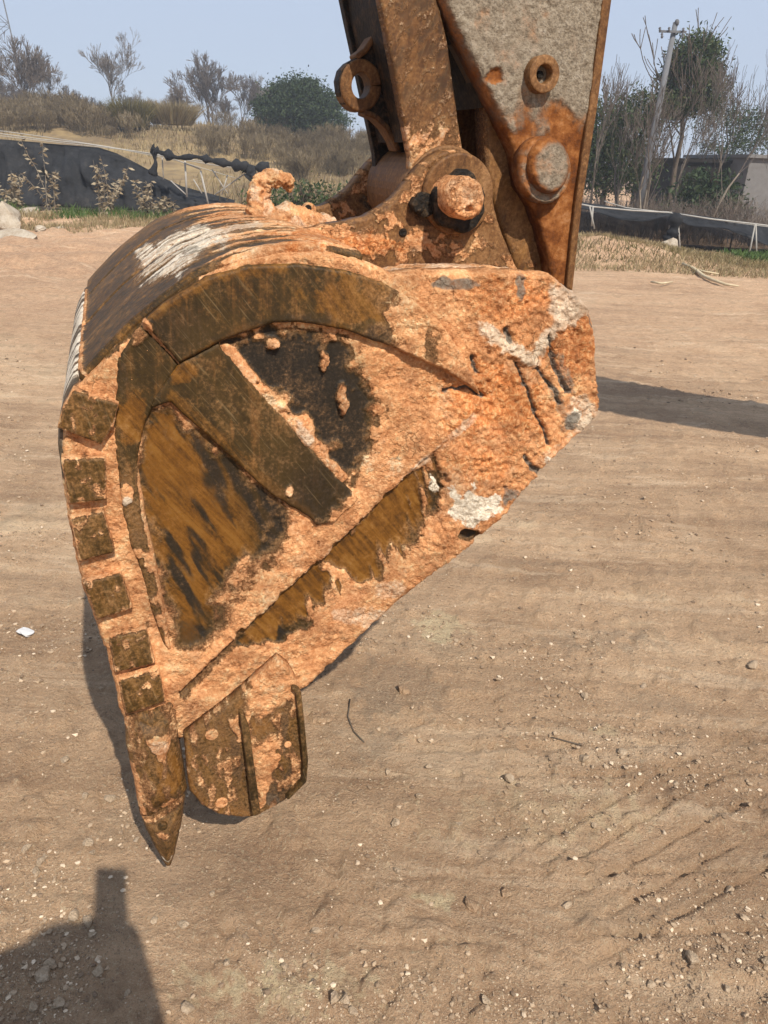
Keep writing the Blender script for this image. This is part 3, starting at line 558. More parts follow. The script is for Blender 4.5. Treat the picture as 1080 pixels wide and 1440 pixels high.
a = atY(906, 252, 23); b = atY(950, 32, 23.5); pp = empty('power_pole', 'leaning power pole with a crossarm and insulators above the trees', 'power pole', (a[0], 23, 0)); a0 = np.array(pp.location)
m = MB(); m.tube([Vector(a-a0+(a-b)*.35), Vector(b-a0)], [.115, .065], 10); m.build('pole', M_galv, pp, True)
ca, cb = atY(927, 44, 23.35), atY(965, 45, 23.35); m = MB(); m.tube([Vector(ca-a0), Vector(cb-a0)], .035, 4); m.build('crossarm', M_galv, pp)
for px, py, dy in ((928, 44, -6), (941, 44, -6), (961, 44, -5), (931, 46, 8), (960, 46, 8)):
    m = MB(); m.tube([Vector(atY(px, py+dy*t, 23.3)-a0) for t in (0, .3, .5, .7, 1)], [.02, .035, .02, .04, .02], 8); m.build('insulator', M_galv, pp, True)
m = MB(); m.tube([Vector(atY(px, py, 23.45)-a0) for px, py in ((952, 36), (952, 32), (952, 29), (952, 27))], [.035, .06, .055, .03], 8); m.build('top_insulator', M_galv, pp, True)
# ---- right-hand trees
def rt_(px, pt, pb, Y): x, zt = xz(px, pt, Y); _, zb = xz(px, pb, Y); return x, Y, 0.0, zt
x, Y, z, H = rt_(985, 42, 300, 27)
t = leafy_tree('evergreen_tree', 15, [(.05, 0, H*.87, .72, .75, H*.11), (.05, .1, H*.75, .9, .85, H*.11), (-.5, 0, H*.62, .7, .7, H*.07), (.55, 0, H*.64, .5, .6, H*.07)], 18000, .038, (H*.62, .10), 'tall narrow evergreen with a dense dark top right of the power pole', M_green2); put(t, (x, Y, z))
x, Y, z, H = rt_(875, 112, 300, 26)
t = leafy_tree('evergreen_tree', 16, [(-.5, 0, H*.62, 1.2, 1.1, H*.24), (.6, 0, H*.72, .9, .9, H*.22), (-.1, .2, H*.42, 1.5, 1.2, H*.22)], 19000, .038, (H*.6, .09), 'bushy evergreen close beside the excavator arm', M_green2); put(t, (x, Y, z))
x, Y, z, H = rt_(1050, 130, 310, 34)
t = leafy_tree('evergreen_tree', 17, [(-.4, 0, H*.68, 1.2, 1.1, H*.24), (.7, 0, H*.68, 1.0, 1.0, H*.2), (-.9, 0, H*.52, .6, .7, H*.10)], 6500, .034, (H*.6, .08), 'thin leaved evergreen in front of the grey shed', M_green2); put(t, (x, Y, z))
x, Y, z, H = rt_(995, 258, 320, 23)
t = leafy_tree('evergreen_shrub', 18, [(0, 0, .9, 1.0, .8, .75), (.6, .1, .7, .7, .6, .6)], 3000, .05, (.8, .04), 'dark green shrub in front of the black shed', M_green, 'shrub'); put(t, (x, Y, z))
x, Y, z, H = rt_(425, 236, 300, 16.5)
t = leafy_tree('evergreen_shrub', 19, [(0, 0, .55, 1.1, .8, .5), (.9, .2, .4, .8, .6, .42), (-.8, 0, .35, .6, .5, .4)], 4200, .03, (.5, .03), 'low dark green shrub beyond the clay hook on the bucket', M_green2, 'shrub'); put(t, (x, Y, z))
GR = 'slender bare trees behind the low net fence'
ts = []
specs = [(905, 78, 24, 'thin upright bare tree just left of the power pole', .30, .22, None), (862, 70, 22.5, 'thin upright bare tree touching the arm edge', .30, .22, None), (1015, 40, 23, 'tall bare tree with long branches right of the narrow evergreen', .36, .2, M_bark2), (1062, 60, 21.5, 'pale bare tree leaning at the right edge', .4, .2, M_bark2), (945, 95, 21, 'many stemmed bare tree rising from the fence gap', .42, .2, M_bark2)]
for i, (px, pt, Y, lb, sp, u_, tm) in enumerate(specs):
    x, Y, z, H = rt_(px, pt, 300, Y); t = bare_tree('bare_tree', 60+i, H*.92, .040, lb, sp, u_, 4, (2, 3), tm, None, group=GR, stems=(1, 1, 1, 1, 3)[i], lean=(.0, .05, .12, .18, .0)[i], shrink=.70, rmin=.0045); put(t, (x-(.3 if i in (2, 3) else 0), Y, z)); ts.append(t)
for i, (px, Y, s) in enumerate([(842, 27, .9), (890, 29, .95), (965, 30, .95), (1090, 25, 1.0), (1005, 25, 1.15), (1065, 31, 1.2), (870, 25, 1.05)]):
    x, _ = xz(px, 300, Y); again(ts[i % 3], (x, Y, 0), 1.9*i+.7, s, 'thin bare tree in the thicket behind the low net fence', 'bare trees of the thicket')
b2 = brush('dry_shrub', 52, 1.2, 'leafless dark shrub in the thicket behind the low net fence', group='leafless shrubs behind the net fence', stems=40, mat=M_twig)
for i in range(16):
    px = 800+22*i+rs.uniform(-5, 5); Y = rs.uniform(19.5, 23); x, _ = xz(px, 300, Y); p = (x, Y, -.05)
    if i == 0: put(b2, p, i, .8)
    else: again(b2, p, i*1.3, rs.uniform(.5, .95), b2['label'])
pts = [(x, y, -.05) for x, y in ((rs.uniform(3, 22), rs.uniform(18.8, 34)) for _ in range(9000))]
scatter_grass('thicket_undergrowth', pts, .55, .012, M_twig, 19, .5)
pts = [(x, y, -.02) for x, y in ((rs.uniform(-5, 5), rs.uniform(21, 40)) for _ in range(2500))]
scatter_grass('scrub_behind_bucket', pts, .8, .02, M_brush, 20, .4)
# a ragged far wood closes the horizon at the right
def far_wood():
    rg = random.Random(77); V = []; Fc = []
    for i in range(9000):
        x = rg.uniform(-14, 60); y = rg.uniform(48, 70); h = (2.2+2.2*float(vn(np.array(x*.22), np.array(y*.1), 6)))*rg.uniform(.2, 1); blades(V, Fc, x, y, h*rg.uniform(0, .6), h*.5, .05, rg.uniform(0, 3.14), (rg.gauss(0, .3), rg.gauss(0, .3)))
    me = bpy.data.meshes.new('far_wood'); me.from_pydata(V, [], Fc); setp(link('far_wood', me, M_twig, None, False), kind='stuff')
far_wood()
# ---- withered plants, grass strips and boulders
def wither(name, seed, h, n, label, lean=.25, nl=34):
    rg = random.Random(seed); root = empty(name, label, 'plant', group='withered plants before the black net'); s = MB(); V = []; Fc = []
    for i in range(n):
        a = rg.uniform(0, 6.283); p = Vector((rg.gauss(0, .10), rg.gauss(0, .10), 0)); d = Vector((math.cos(a)*lean, math.sin(a)*lean, 1)).normalized(); pts = [p.copy()]; L = h*rg.uniform(.55, 1.05)
        for k in range(5): d = (d+Vector((rg.gauss(0, .12), rg.gauss(0, .12), rg.gauss(0, .05)))).normalized(); p = p+d*L/5; pts.append(p.copy())
        s.tube(pts, [.010, .009, .008, .006, .005, .004], 4, False)
        for k in range(nl):
            t = rg.uniform(.2, 1)*5; q = pts[int(min(t, 4))].lerp(pts[int(min(t, 4))+1], t-int(min(t, 4))); b = rg.uniform(0, 6.283); ln = rg.uniform(.07, .17); dn = Vector((math.cos(b), math.sin(b), rg.uniform(-1.1, .5))).normalized(); sd = dn.cross(Vector((rg.gauss(0, 1), rg.gauss(0, 1), rg.gauss(0, 1)))).normalized()*ln*.20
            j = len(V); m_ = q+dn*ln*.5+sd.cross(dn)*.15; V += [tuple(q), tuple(m_+sd), tuple(q+dn*ln), tuple(m_-sd)]; Fc += [(j, j+1, j+2, j+3)]
    s.build('stems', M_bark2, root, True); me = bpy.data.meshes.new('leaves'); me.from_pydata(V, [], Fc); link('leaves', me, M_dryleaf, root, False); return root
for i, (px, pb, h, n, lb) in enumerate([(16, 286, 1.05, 9, 'bushy withered plant at the left edge before the net'), (72, 284, 1.65, 5, 'tall spindly withered plant second from the left'), (148, 290, 1.55, 9, 'tallest leafy withered plant in the middle of the net'), (205, 297, 1.0, 6, 'low withered plant with drooping leaf bunches beside the bucket back'), (232, 299, .75, 5, 'small withered plant nearest the white pole frame')]):
    q = ground(px, pb); q = q*(19.2/q[1]); q = atY(px, pb, 19.0); t = wither('withered_plant', 90+i, h, n, lb); put(t, (q[0], 19.0, 0), i)
def strip(name, x0, x1, y0, y1, n, h, wd, mat, sd, thr=.0, lean=.5):
    rg = random.Random(sd); pts = []
    x = np.array([rg.uniform(x0, x1) for _ in range(n)]); y = np.array([rg.uniform(y0, y1) for _ in range(n)]); k = vn(x*1.1, y*1.1, sd) > thr; x, y = x[k], y[k]
    pts = list(zip(x.tolist(), y.tolist(), gheight(x, y).tolist()))
    return scatter_grass(name, pts, h, wd, mat, sd, lean)
strip('dry_grass_strip', -11, -2.5, 16.0, 19.3, 14000, .13, .008, M_straw, 31, .2)
strip('green_weeds_strip', -9.5, -3, 18.3, 19.6, 2600, .22, .012, M_weed, 32, .42)
strip('bank_dry_grass', 2.2, 11.5, 13.0, 16.6, 22000, .10, .007, M_straw, 33, .30, .7)
strip('bank_olive_grass', 2.2, 9, 13.6, 16.4, 4500, .11, .008, M_olive, 34, .52, .7)
strip('green_ground_cover', 6.6, 14, 15.3, 16.6, 6000, .16, .018, M_weed, 35, .25, .6)
def rock(name, p, r, label, cat, mat, seed, sq=(1, 1, .75), group=None, sub=3, rz=0):
    bm = bmesh.new(); bmesh.ops.create_icosphere(bm, subdivisions=sub, radius=1); rg = random.Random(seed); pl = []
    for _ in range(11):
        n = Vector((rg.gauss(0, 1), rg.gauss(0, 1), rg.gauss(0, 1))).normalized(); pl.append((n, rg.uniform(.38, .82)))
    for v in bm.verts:
        c = v.co.copy()
        for n, d in pl:
            t = c.dot(n)
            if t > d: c -= n*(t-d)*.97
        k = float(fbm(np.array(c.x*3.3+seed), np.array(c.y*3.3+c.z*4.1), 4, seed))-.5; v.co = Vector((c.x*sq[0], c.y*sq[1], c.z*sq[2]))*r*1.22*(1+.30*k)
    me = bpy.data.meshes.new(name); bm.to_mesh(me); bm.free(); o = link(name, me, mat, None, False); o.location = tuple(p); o.rotation_euler = (0, 0, rz); return setp(o, label, cat, group)
for i, (px, py, r, sq, lb) in enumerate([(10, 322, .38, (1, .9, .95), 'big pale boulder cut by the left edge'), (40, 306, .26, (1, .8, .7), 'pale pointed boulder behind the others at the left'), (28, 338, .36, (1.25, .8, .42), 'flat pale boulder lying in front at the left'), (84, 322, .12, (1.3, .8, .4), 'small white stone at the edge of the dry grass'), (938, 357, .17, (1, .9, 1.0), 'round pale boulder on the grassy bank under the net fence'), (926, 349, .10, (1, .9, .8), 'small reddish boulder beside the round pale one'), (55, 323, .12, (1, .8, .6), 'small brown boulder between the pale ones')]):
    q = ground(px, py); rock('boulder', (q[0], q[1], gz1(q[0], q[1])+r*sq[2]*.4), r, lb, 'boulder', M_rock, 300+i, sq, 'pale boulders round the yard')
def stick(label, pts, r):
    m = MB(); P = []
    for px, py in pts: q = ground(px, py); P.append(Vector((q[0], q[1], gz1(q[0], q[1])+.04)))
    m.tube(P, r, 6); return setp(m.build('stick', M_wood, None, True), label, 'stick')
stick('long pale bent branch lying on the grass bank', [(958, 381), (974, 384), (988, 393), (1000, 399), (1020, 404), (1038, 406)], [.03, .03, .028, .026, .022, .012])
stick('short pale stick beside the long bent branch', [(972, 384), (990, 389), (1010, 390)], [.018, .018, .012])
stick('low pale stick at the foot of the grass bank', [(915, 400), (930, 403), (945, 401)], [.016, .018, .012])
# ------------------------------------------------------------------ the digging bucket
bucket = empty('digging_bucket', 'large rusty excavator bucket caked in orange clay, one corner tooth resting on the dirt', 'excavator bucket', tuple(O), TH)
WID = 1.04
EDGE = [(178, 1030), (166, 985), (150, 915), (134, 875), (115, 820), (108, 790), (97, 735), (90, 690), (86, 645), (88, 602), (104, 549), (116, 537), (152, 497), (190, 458), (227, 428), (278, 390), (340, 366), (400, 355), (460, 353), (510, 366), (550, 384), (600, 380), (690, 379), (770, 384)]
NOSE = [(783, 392), (800, 405), (812, 416), (826, 430), (834, 455), (837, 485), (836, 510), (839, 540), (842, 565), (838, 583), (822, 602), (800, 622), (760, 662), (728, 697), (700, 727), (660, 764), (630, 790), (595, 818), (560, 846), (500, 902), (430, 968)]
OUT = EDGE+NOSE+[(400, 985), (262, 1040)]
UP_DARK = [(318, 490), (352, 469), (395, 461), (425, 472), (450, 466), (488, 484), (500, 515), (512, 540), (532, 560), (530, 592), (519, 612), (512, 645), (503, 668), (480, 668), (455, 630), (425, 588), (385, 548), (330, 508)]
UP_RIB = [(430, 600), (412, 560), (330, 512), (310, 484), (345, 470), (380, 462), (320, 490), (420, 592), (470, 655), (470, 668)]
LOW_DARK = [(216, 573), (241, 568), (262, 588), (315, 634), (382, 697), (400, 715), (407, 755), (390, 752), (368, 775), (340, 790), (310, 835), (296, 885), (270, 905), (252, 898), (238, 850), (222, 800), (206, 735), (192, 660), (200, 605)]
L1 = [(250, 972), (330, 894), (450, 787), (560, 676), (655, 584)]
BARE1 = [(449, 787), (560, 682), (620, 628), (640, 640), (622, 690), (604, 742), (582, 790), (552, 806), (520, 820), (502, 816), (480, 806)]
BARE2 = [(330, 900), (402, 831), (449, 787), (478, 815), (503, 852), (470, 856), (444, 862), (420, 880), (380, 905), (350, 915)]
CRK = [[(722, 508), (735, 540), (748, 575), (760, 600), (768, 624)], [(766, 470), (770, 495), (776, 520), (792, 548)], [(705, 460), (712, 478)], [(620, 548), (655, 540), (676, 556)], [(660, 500), (667, 520)], [(752, 515), (764, 532), (775, 545), (782, 565)], [(823, 443), (834, 465)], [(735, 640), (742, 655), (760, 662)]]
def nose0(px, py): return sst(px+.25*(py-480), 560, 650)
def bulk(px, py): u, v = B(px, py, 0); return u, v
def side_h(px, py):
    u, v = bulk(px, py)
    up = area(px, py, UP_DARK, 18, 26, 16, 1); lo = area(px, py, LOW_DARK, 17, 20, 24, 2)*area(px, py, LOW_DARK, 30, 30, 30, 5)**.35
    ribline = 1-sst(pld(px+6*(fbm(px/12, py/12, 3, 3)-.5), py, [(318, 490), (372, 552), (420, 600), (478, 668)]), 5, 11)
    ridge = ribline*sst(fbm(px/16, py/16, 3, 8), .25, .45)+spot(px, py, 425, 604, 13, 22, 6, 2)+spot(px, py, 383, 483, 10, 9, 4)+spot(px, py, 455, 505, 5, 14, 6, 3)+spot(px, py, 480, 560, 7, 22, 8, 4)
    s = sdf(px, py, [(250, 972), (330, 894), (450, 787), (560, 676), (655, 584), (700, 740), (560, 860), (430, 985)])
    fade = sst(px-py*.0, 640, 560)
    low = sst(s, -1.2, 1.2)*(fade*.999+.001)                     # the mouth strip lies lower than the clay above it
    sk = fbm((px-py*.25)/7, (py+px*.25)/40, 4, 140); dl = pld(px, py, L1); pt = sst(dl+70*(sk-.5), 50, 84)
    b1 = area(px, py, BARE1, 9, 14, 15, 5)*(1-.8*pt)*sst(628-px+120*(sk-.5), -6, 46); b2 = area(px, py, BARE2, 8, 12, 15, 6)*(1-.9*sst(dl+60*(sk-.5), 28, 58))
    sm = .75*spot(px, py, 395, 880, 40, 16, 16, 7)+.8*spot(px, py, 385, 895, 18, 10, 8, 8)+.8*spot(px, py, 610, 690, 9, 30, 10, 9)+.7*spot(px, py, 575, 745, 12, 26, 14, 1)+.7*spot(px, py, 345, 905, 12, 8, 6, 8)+.9*spot(px, py, 655, 750, 14, 9, 6, 3)+.5*line(px, py, [(258, 975), (450, 792)], 7, 5)  # bare smudges; the closing line paints the shadow under the clay step
    topbar = .9*spot(px, py, 640, 398, 36, 9, 7, 3)+.9*spot(px, py, 728, 402, 8, 22, 6, 5)
    bare = mx(mx(mx(up, lo), mx(b1, b2)), np.clip(sm, 0, 1))
    clay = np.clip(.98-bare*1.05+ridge*1.3-.22*sst(fbm(px/34, py/34, 4, 171), .52, .66)*(1-nose0(px, py)), 0, 1.1)
    heel = area(px, py, [(116, 537), (152, 497), (190, 458), (200, 470), (165, 500), (160, 560), (150, 565)], 4, 8, 14, 4)
    edgew = area(px, py, [(150, 500), (195, 440), (280, 375), (300, 380), (230, 430), (200, 455), (165, 500), (150, 540), (125, 535)], 4, 10, 12, 3)*(1-area(px, py, [(116, 540), (150, 497), (178, 480), (168, 530), (165, 556)], 4, 12, 12, 9)*.95)
    clay = clay*(1-1.0*edgew)
    smudge = .55*sst(sdf(*wq(px, py, 14, 16, 12), [(205, 880), (260, 880), (300, 885), (310, 850), (340, 800), (400, 720), (410, 760), (360, 820), (300, 910), (255, 915)]), -6, 6)
    clay = clay-smudge*.7
    nose = sst(px+.25*(py-480), 600, 690)
    lump = fbm(u*95, v*95, 4, 20); lump2 = fbm(u*38+3*v, v*38, 4, 31); fine = fbm(u*230, v*230, 3, 41)
    rg = 1-np.abs(2*lump2-1)
    grit = fbm(u*160, v*160, 4, 53); big = fbm(u*17, v*17, 3, 57)
    h = clay*(.002+.004*lump+.004*fine+.003*grit + nose*(.002*rg+.0075*(grit-.4)+.004*(lump-.45)+.014*(big-.35)+.003) + (1-low)*sst(s, -60, -2)*.006)
    h = h-.0105*low*sst(px, 230, 262)
    h = h+ridge*.006
    crack = sum(line(px, py, c, 2.3+.8*i % 2, 4, i) for i, c in enumerate(CRK)); crack = np.clip(crack, 0, 1)
    h = h-.011*crack
    vein = line(px, py, [(676, 462), (700, 478), (728, 496), (742, 505), (758, 480), (790, 440), (805, 425)], 11, 8, 4)
    h = h+.005*vein
    lit_edge = line(px, py, [(262, 964), (458, 780), (560, 680), (660, 580)], 6, 2)*(1-low)  # bright line painted where the clay step catches the sun, colour only
    flow = line(px, py, [(560, 845), (600, 800)], 4)
    red = .6*spot(px, py, 690, 560, 70, 50, 40, 3)+.5*spot(px, py, 800, 480, 34, 44, 20, 5)+.45*spot(px, py, 640, 640, 60, 40, 40, 6)+.4*spot(px, py, 560, 520, 70, 50, 40, 9)+.35*spot(px, py, 700, 420, 60, 30, 20, 2)+.4*sst(px, 590, 720)
    pale = vein*.8+.75*spot(px, py, 795, 420, 30, 36, 16, 3)+.6*spot(px, py, 815, 580, 24, 26, 14, 5)+.55*spot(px, py, 505, 868, 40, 16, 16, 8)+.5*spot(px, py, 548, 832, 24, 16, 10, 2)+.35*spot(px, py, 555, 650, 60, 16, 16, 3)+ridge*.35+.5*lit_edge+.4*line(px, py, [(752, 650), (838, 583)], 9, 6)
    white = area(px, py, [(627, 672), (640, 690), (652, 678), (662, 692), (690, 695), (706, 712), (690, 722), (668, 738), (640, 730), (627, 716)], 6, 14, 14, 2)+.7*spot(px, py, 608, 682, 7, 13, 6, 4)+.6*spot(px, py, 765, 645, 6, 6, 4)+.8*spot(px, py, 805, 583, 9, 12, 8, 3)+.8*line(px, py, [(678, 745), (712, 715)], 3, 2)
    grey = 1.0*crack+.85*topbar+.8*spot(px, py, 712, 692, 14, 10, 8, 4)+.75*spot(px, py, 800, 590, 9, 18, 8, 6)+.6*line(px, py, [(782, 500), (790, 525), (795, 545)], 8, 6)+.55*line(px, py, [(770, 540), (785, 570), (792, 600)], 7, 6)+.5*spot(px, py, 800, 405, 16, 16, 10, 8)
    q1 = fbm((px*.83-py*.55)/11, (px*.55+py*.83)/75, 4, 150)
    ochre = lo*(.22+.8*sst(q1, .36, .66)*sst(340-px+.45*(py-600), -10, 120))+.6*(area(px, py, [(198, 605), (232, 590), (262, 625), (300, 690), (348, 770), (340, 792), (300, 735), (255, 700), (208, 690), (194, 650)], 12, 16, 26, 3))+1.0*mx(b1, b2)+.35*edgew
    dark = mx(up*(.72+.25*sst(-(px-.2*py), -400, -330)), lo*(.42+.4*sst(q1, .62, .38)+.35*sst(px-.35*(py-600), 300, 350)*sst(-py, -790, -720)))*(1-.6*np.clip(ochre, 0, 1)*lo)+.55*sm+.8*spot(px, py, 172, 528, 12, 9, 6, 3)*edgew+.55*smudge+.4*edgew*sst(fbm(px/14, py/14, 3, 77), .5, .6)
    dark = np.where(b1+b2 > .5, .1, dark)
    return dict(h=h, clay=clay, dark=dark, ochre=ochre, white=white, grey=grey, red=red, pale=pale)
side = relief('side_plate', OUT, 0.0, .035, side_h, M_bucket, bucket, step=2.5, rnd=5, rd=.004, lines=[L1]+CRK[:3], jit=2.2)

ARC = [(200, 453), (236, 424), (290, 391), (350, 374), (420, 371), (488, 381), (540, 398), (584, 423), (620, 452), (650, 498), (677, 556), (624, 521), (548, 487), (484, 464), (420, 453), (386, 454), (341, 469), (308, 482), (253, 511)]
def arc_h(px, py):
    u, v = bulk(px, py); t = sst(px+.5*(py-430)+40*(fbm(px/26, py/26, 4, 60)-.5)*2, 495, 640)
    clay = t*1.0-.35*spot(px, py, 530, 470, 20, 30, 14, 3)-.5*spot(px, py, 608, 480, 10, 30, 10, 8)+.75*spot(px, py, 205, 460, 9, 12, 6, 2)*sst(-(px-226), 0, 8)+.75*line(px, py, [(201, 456), (214, 478), (224, 488)], 6, 4)+.55*spot(px, py, 585, 440, 40, 24, 22, 5)
    nose = sst(px, 560, 640); lump = fbm(u*95, v*95, 4, 20)
    return dict(h=np.clip(clay, 0, 1)*(.0025+.006*fbm(u*120, v*120, 4, 5)+nose*(.010*lump)), clay=clay, dark=.12+.35*line(px, py, [(308, 480), (386, 453), (460, 453)], 10, 6)+.5*spot(px, py, 540, 480, 40, 24, 14, 6)+.25*spot(px, py, 250, 470, 50, 40, 20, 6),
                ochre=.22+.45*spot(px, py, 500, 420, 70, 26, 30, 6)+.4*line(px, py, [(215, 440), (290, 392), (400, 371)], 9, 8)+.35*line(px, py, [(262, 512), (340, 466), (480, 462)], 8, 6), white=0, grey=0, red=.2*t, pale=.2)
relief('arc_plate', ARC, -.020, .022, arc_h, M_bucket, bucket, step=2.6, rnd=3, rd=.004, jit=1.2)
RIB = [(253, 511), (308, 482), (312, 490), (345, 527), (400, 588), (475, 671), (505, 702), (470, 735), (445, 740), (434, 727), (382, 697), (315, 634), (258, 583), (240, 566), (214, 574), (216, 560)]
def rib_h(px, py):
    u, v = bulk(px, py); clay = 1.1*sst(px*.7+py*.72+26*(fbm(px/20, py/20, 4, 61)-.5)*2, 832, 862)+.9*spot(px, py, 406, 690, 6, 7, 3)+.6*line(px, py, [(345, 527), (400, 588), (475, 671)], 2.2, 2)
    return dict(h=np.clip(clay, 0, 1)*(.002+.008*fbm(u*110, v*110, 4, 6)), clay=clay, dark=.12+.35*sst(px+py, 930, 1140), ochre=.18+.35*line(px, py, [(245, 560), (330, 640), (430, 725)], 10, 6)+.6*spot(px, py, 255, 525, 22, 14, 8, 3), white=0, grey=0, red=.1, pale=.2)
relief('diagonal_rib', RIB, -.015, .017, rib_h, M_bucket, bucket, step=2.6, rnd=3, rd=.003, jit=1.0)
BAND = [(191, 466), (200, 458), (252, 513), (216, 571), (202, 600), (193, 650), (205, 726), (214, 764), (226, 822), (241, 918), (230, 905), (214, 862), (198, 800), (184, 768), (172, 715), (166, 660), (160, 606), (163, 560), (166, 505)]
def band_h(px, py):
    u, v = bulk(px, py); clay = .85*spot(px, py, 178, 694, 9, 16, 6, 4)+.8*sst(sdf(*wq(px, py, 12, 14, 4), [(185, 770), (215, 770), (240, 915), (222, 880), (200, 810)]), -5, 5)*sst(fbm(px/15, py/15, 3, 70), .35, .6)+.95*line(px, py, [(194, 655), (206, 728), (226, 822), (241, 918)], 4.5, 3)*sst(py, 640, 700)+.5*spot(px, py, 195, 470, 14, 14, 8, 7)+.25*sst(py, 560, 700)
    pale = .9*spot(px, py, 179, 706, 8, 10, 5, 3)
    return dict(h=np.clip(clay, 0, 1)*(.002+.007*fbm(u*130, v*130, 4, 6)), clay=clay, dark=.1+.35*spot(px, py, 172, 530, 10, 24, 8, 3)+.9*spot(px, py, 173, 686, 6, 9, 4, 4)+.3*sst(fbm(px/20, py/30, 3, 71), .45, .6)*sst(py, 620, 700), ochre=.12+.75*spot(px, py, 186, 590, 22, 40, 14, 3)+.25*sst(py, 620, 760), white=0, grey=0, red=.1, pale=pale)
relief('side_band', BAND, -.010, .012, band_h, M_bucket, bucket, step=2.4, rnd=3, rd=.003, jit=1.0)
BLK = [[(103, 548), (167, 568), (160, 600), (142, 626), (81, 602), (88, 575)], [(85, 645), (149, 644), (150, 704), (97, 710)], [(98, 729), (146, 720), (162, 777), (112, 791)], [(116, 819), (170, 806), (187, 857), (136, 873)], [(153, 896), (206, 885), (219, 934), (162, 947)], [(167, 958), (223, 939), (234, 988), (177, 1006)]]
for i, q in enumerate(BLK):
    def blk_h(px, py, q=q, i=i):
        e = sdf(px, py, q); u, v = bulk(px, py); cl = .62*(1-sst(e+5*(fbm(px/8, py/8, 3, i)-.5), 0, 3))+.5*sst(fbm(px/11, py/11, 4, 80+i), .60, .72)
        return dict(h=.0025*fbm(u*60, v*60, 3, i)-.004*sst(-e, -3, 0), clay=cl, dark=.12, ochre=.25 if i == 0 else .16, white=0, grey=0, red=0, pale=.1)
    relief('wear_block', q, -.026, .03, blk_h, M_block, bucket, step=2.6, rnd=2.2, rd=.003, jit=1.0)

# the curved back: one shell, three wear strips on it, a heel plate below
prof = [Bp(x, y, 0) for x, y in EDGE[10:20]+[(575, 396), (620, 425), (700, 440)]]
def resample(pr, ds):
    pr = np.array(pr); seg = np.hypot(*(np.diff(pr, axis=0).T)); s = np.r_[0, np.cumsum(seg)]; q = np.linspace(0, s[-1], int(s[-1]/ds)+1)
    a = np.stack([np.interp(q, s, pr[:, 0]), np.interp(q, s, pr[:, 1])], -1)
    for _ in range(6): a[1:-1] = .5*a[1:-1]+.25*(a[:-2]+a[2:])
    return a
def sheet(name, pr, w0, w1, off, thick, hf, mat, ds=.007, dw=.011):
    prc = np.array((.42, .85))
    a = resample(pr, ds); t = np.gradient(a, axis=0); t /= np.hypot(t[:, 0], t[:, 1])[:, None]; nrm = np.stack([-t[:, 1], t[:, 0]], -1)
    if ((a-prc)*nrm).sum() < 0: nrm = -nrm
    ws = np.linspace(w0, w1, int((w1-w0)/dw)+1); n, m = len(a), len(ws)
    A = np.repeat(a[:, None], m, 1); Nn = np.repeat(nrm[:, None], m, 1); Wg = np.repeat(ws[None], n, 0)
    px, py = PW(A[..., 0].ravel()+Nn[..., 0].ravel()*off, A[..., 1].ravel()+Nn[..., 1].ravel()*off, Wg.ravel())
    sg = np.repeat(np.arange(n)[:, None]*ds, m, 1)
    at = hf(px, py, sg.ravel(), Wg.ravel()); h = np.asarray(at.pop('h')).reshape(n, m)+off
    e = np.minimum(np.minimum(np.arange(n)[:, None]*1., np.arange(n)[::-1][:, None]*1.), np.minimum(np.arange(m)[None]*1., np.arange(m)[::-1][None]*1.)); h = h-.004*(e < 1)
    top = A+Nn*h[..., None]; bot = A+Nn*(off-thick)
    V = np.concatenate([np.stack([top[..., 0], Wg, top[..., 1]], -1).reshape(-1, 3), np.stack([bot[..., 0], Wg, bot[..., 1]], -1).reshape(-1, 3)]); K = n*m; Fc = []
    idx = np.arange(K).reshape(n, m)
    q = np.stack([idx[:-1, :-1], idx[1:, :-1], idx[1:, 1:], idx[:-1, 1:]], -1).reshape(-1, 4)
    Fc += q.tolist(); Fc += (q[:, ::-1]+K).tolist()
    for bd in (idx[0, :], idx[:, -1], idx[-1, ::-1], idx[::-1, 0]):
        for i, j in zip(bd[:-1], bd[1:]): Fc.append((int(i), int(j), int(j)+K, int(i)+K))
    me = bpy.data.meshes.new(name); me.from_pydata(V.tolist(), [], Fc); me.update(); bm = bmesh.new(); bm.from_mesh(me); bmesh.ops.recalc_face_normals(bm, faces=bm.faces); bm.to_mesh(me); bm.free()
    attrs(me, {k_: np.tile(np.asarray(a_)+np.zeros(K), 2) for k_, a_ in at.items()}); return link(name, me, mat, bucket)
WHITE = [(200, 345), (262, 322), (300, 318), (352, 322), (318, 340), (300, 352), (268, 372), (228, 398), (202, 408), (190, 404), (205, 375), (190, 370), (196, 355)]
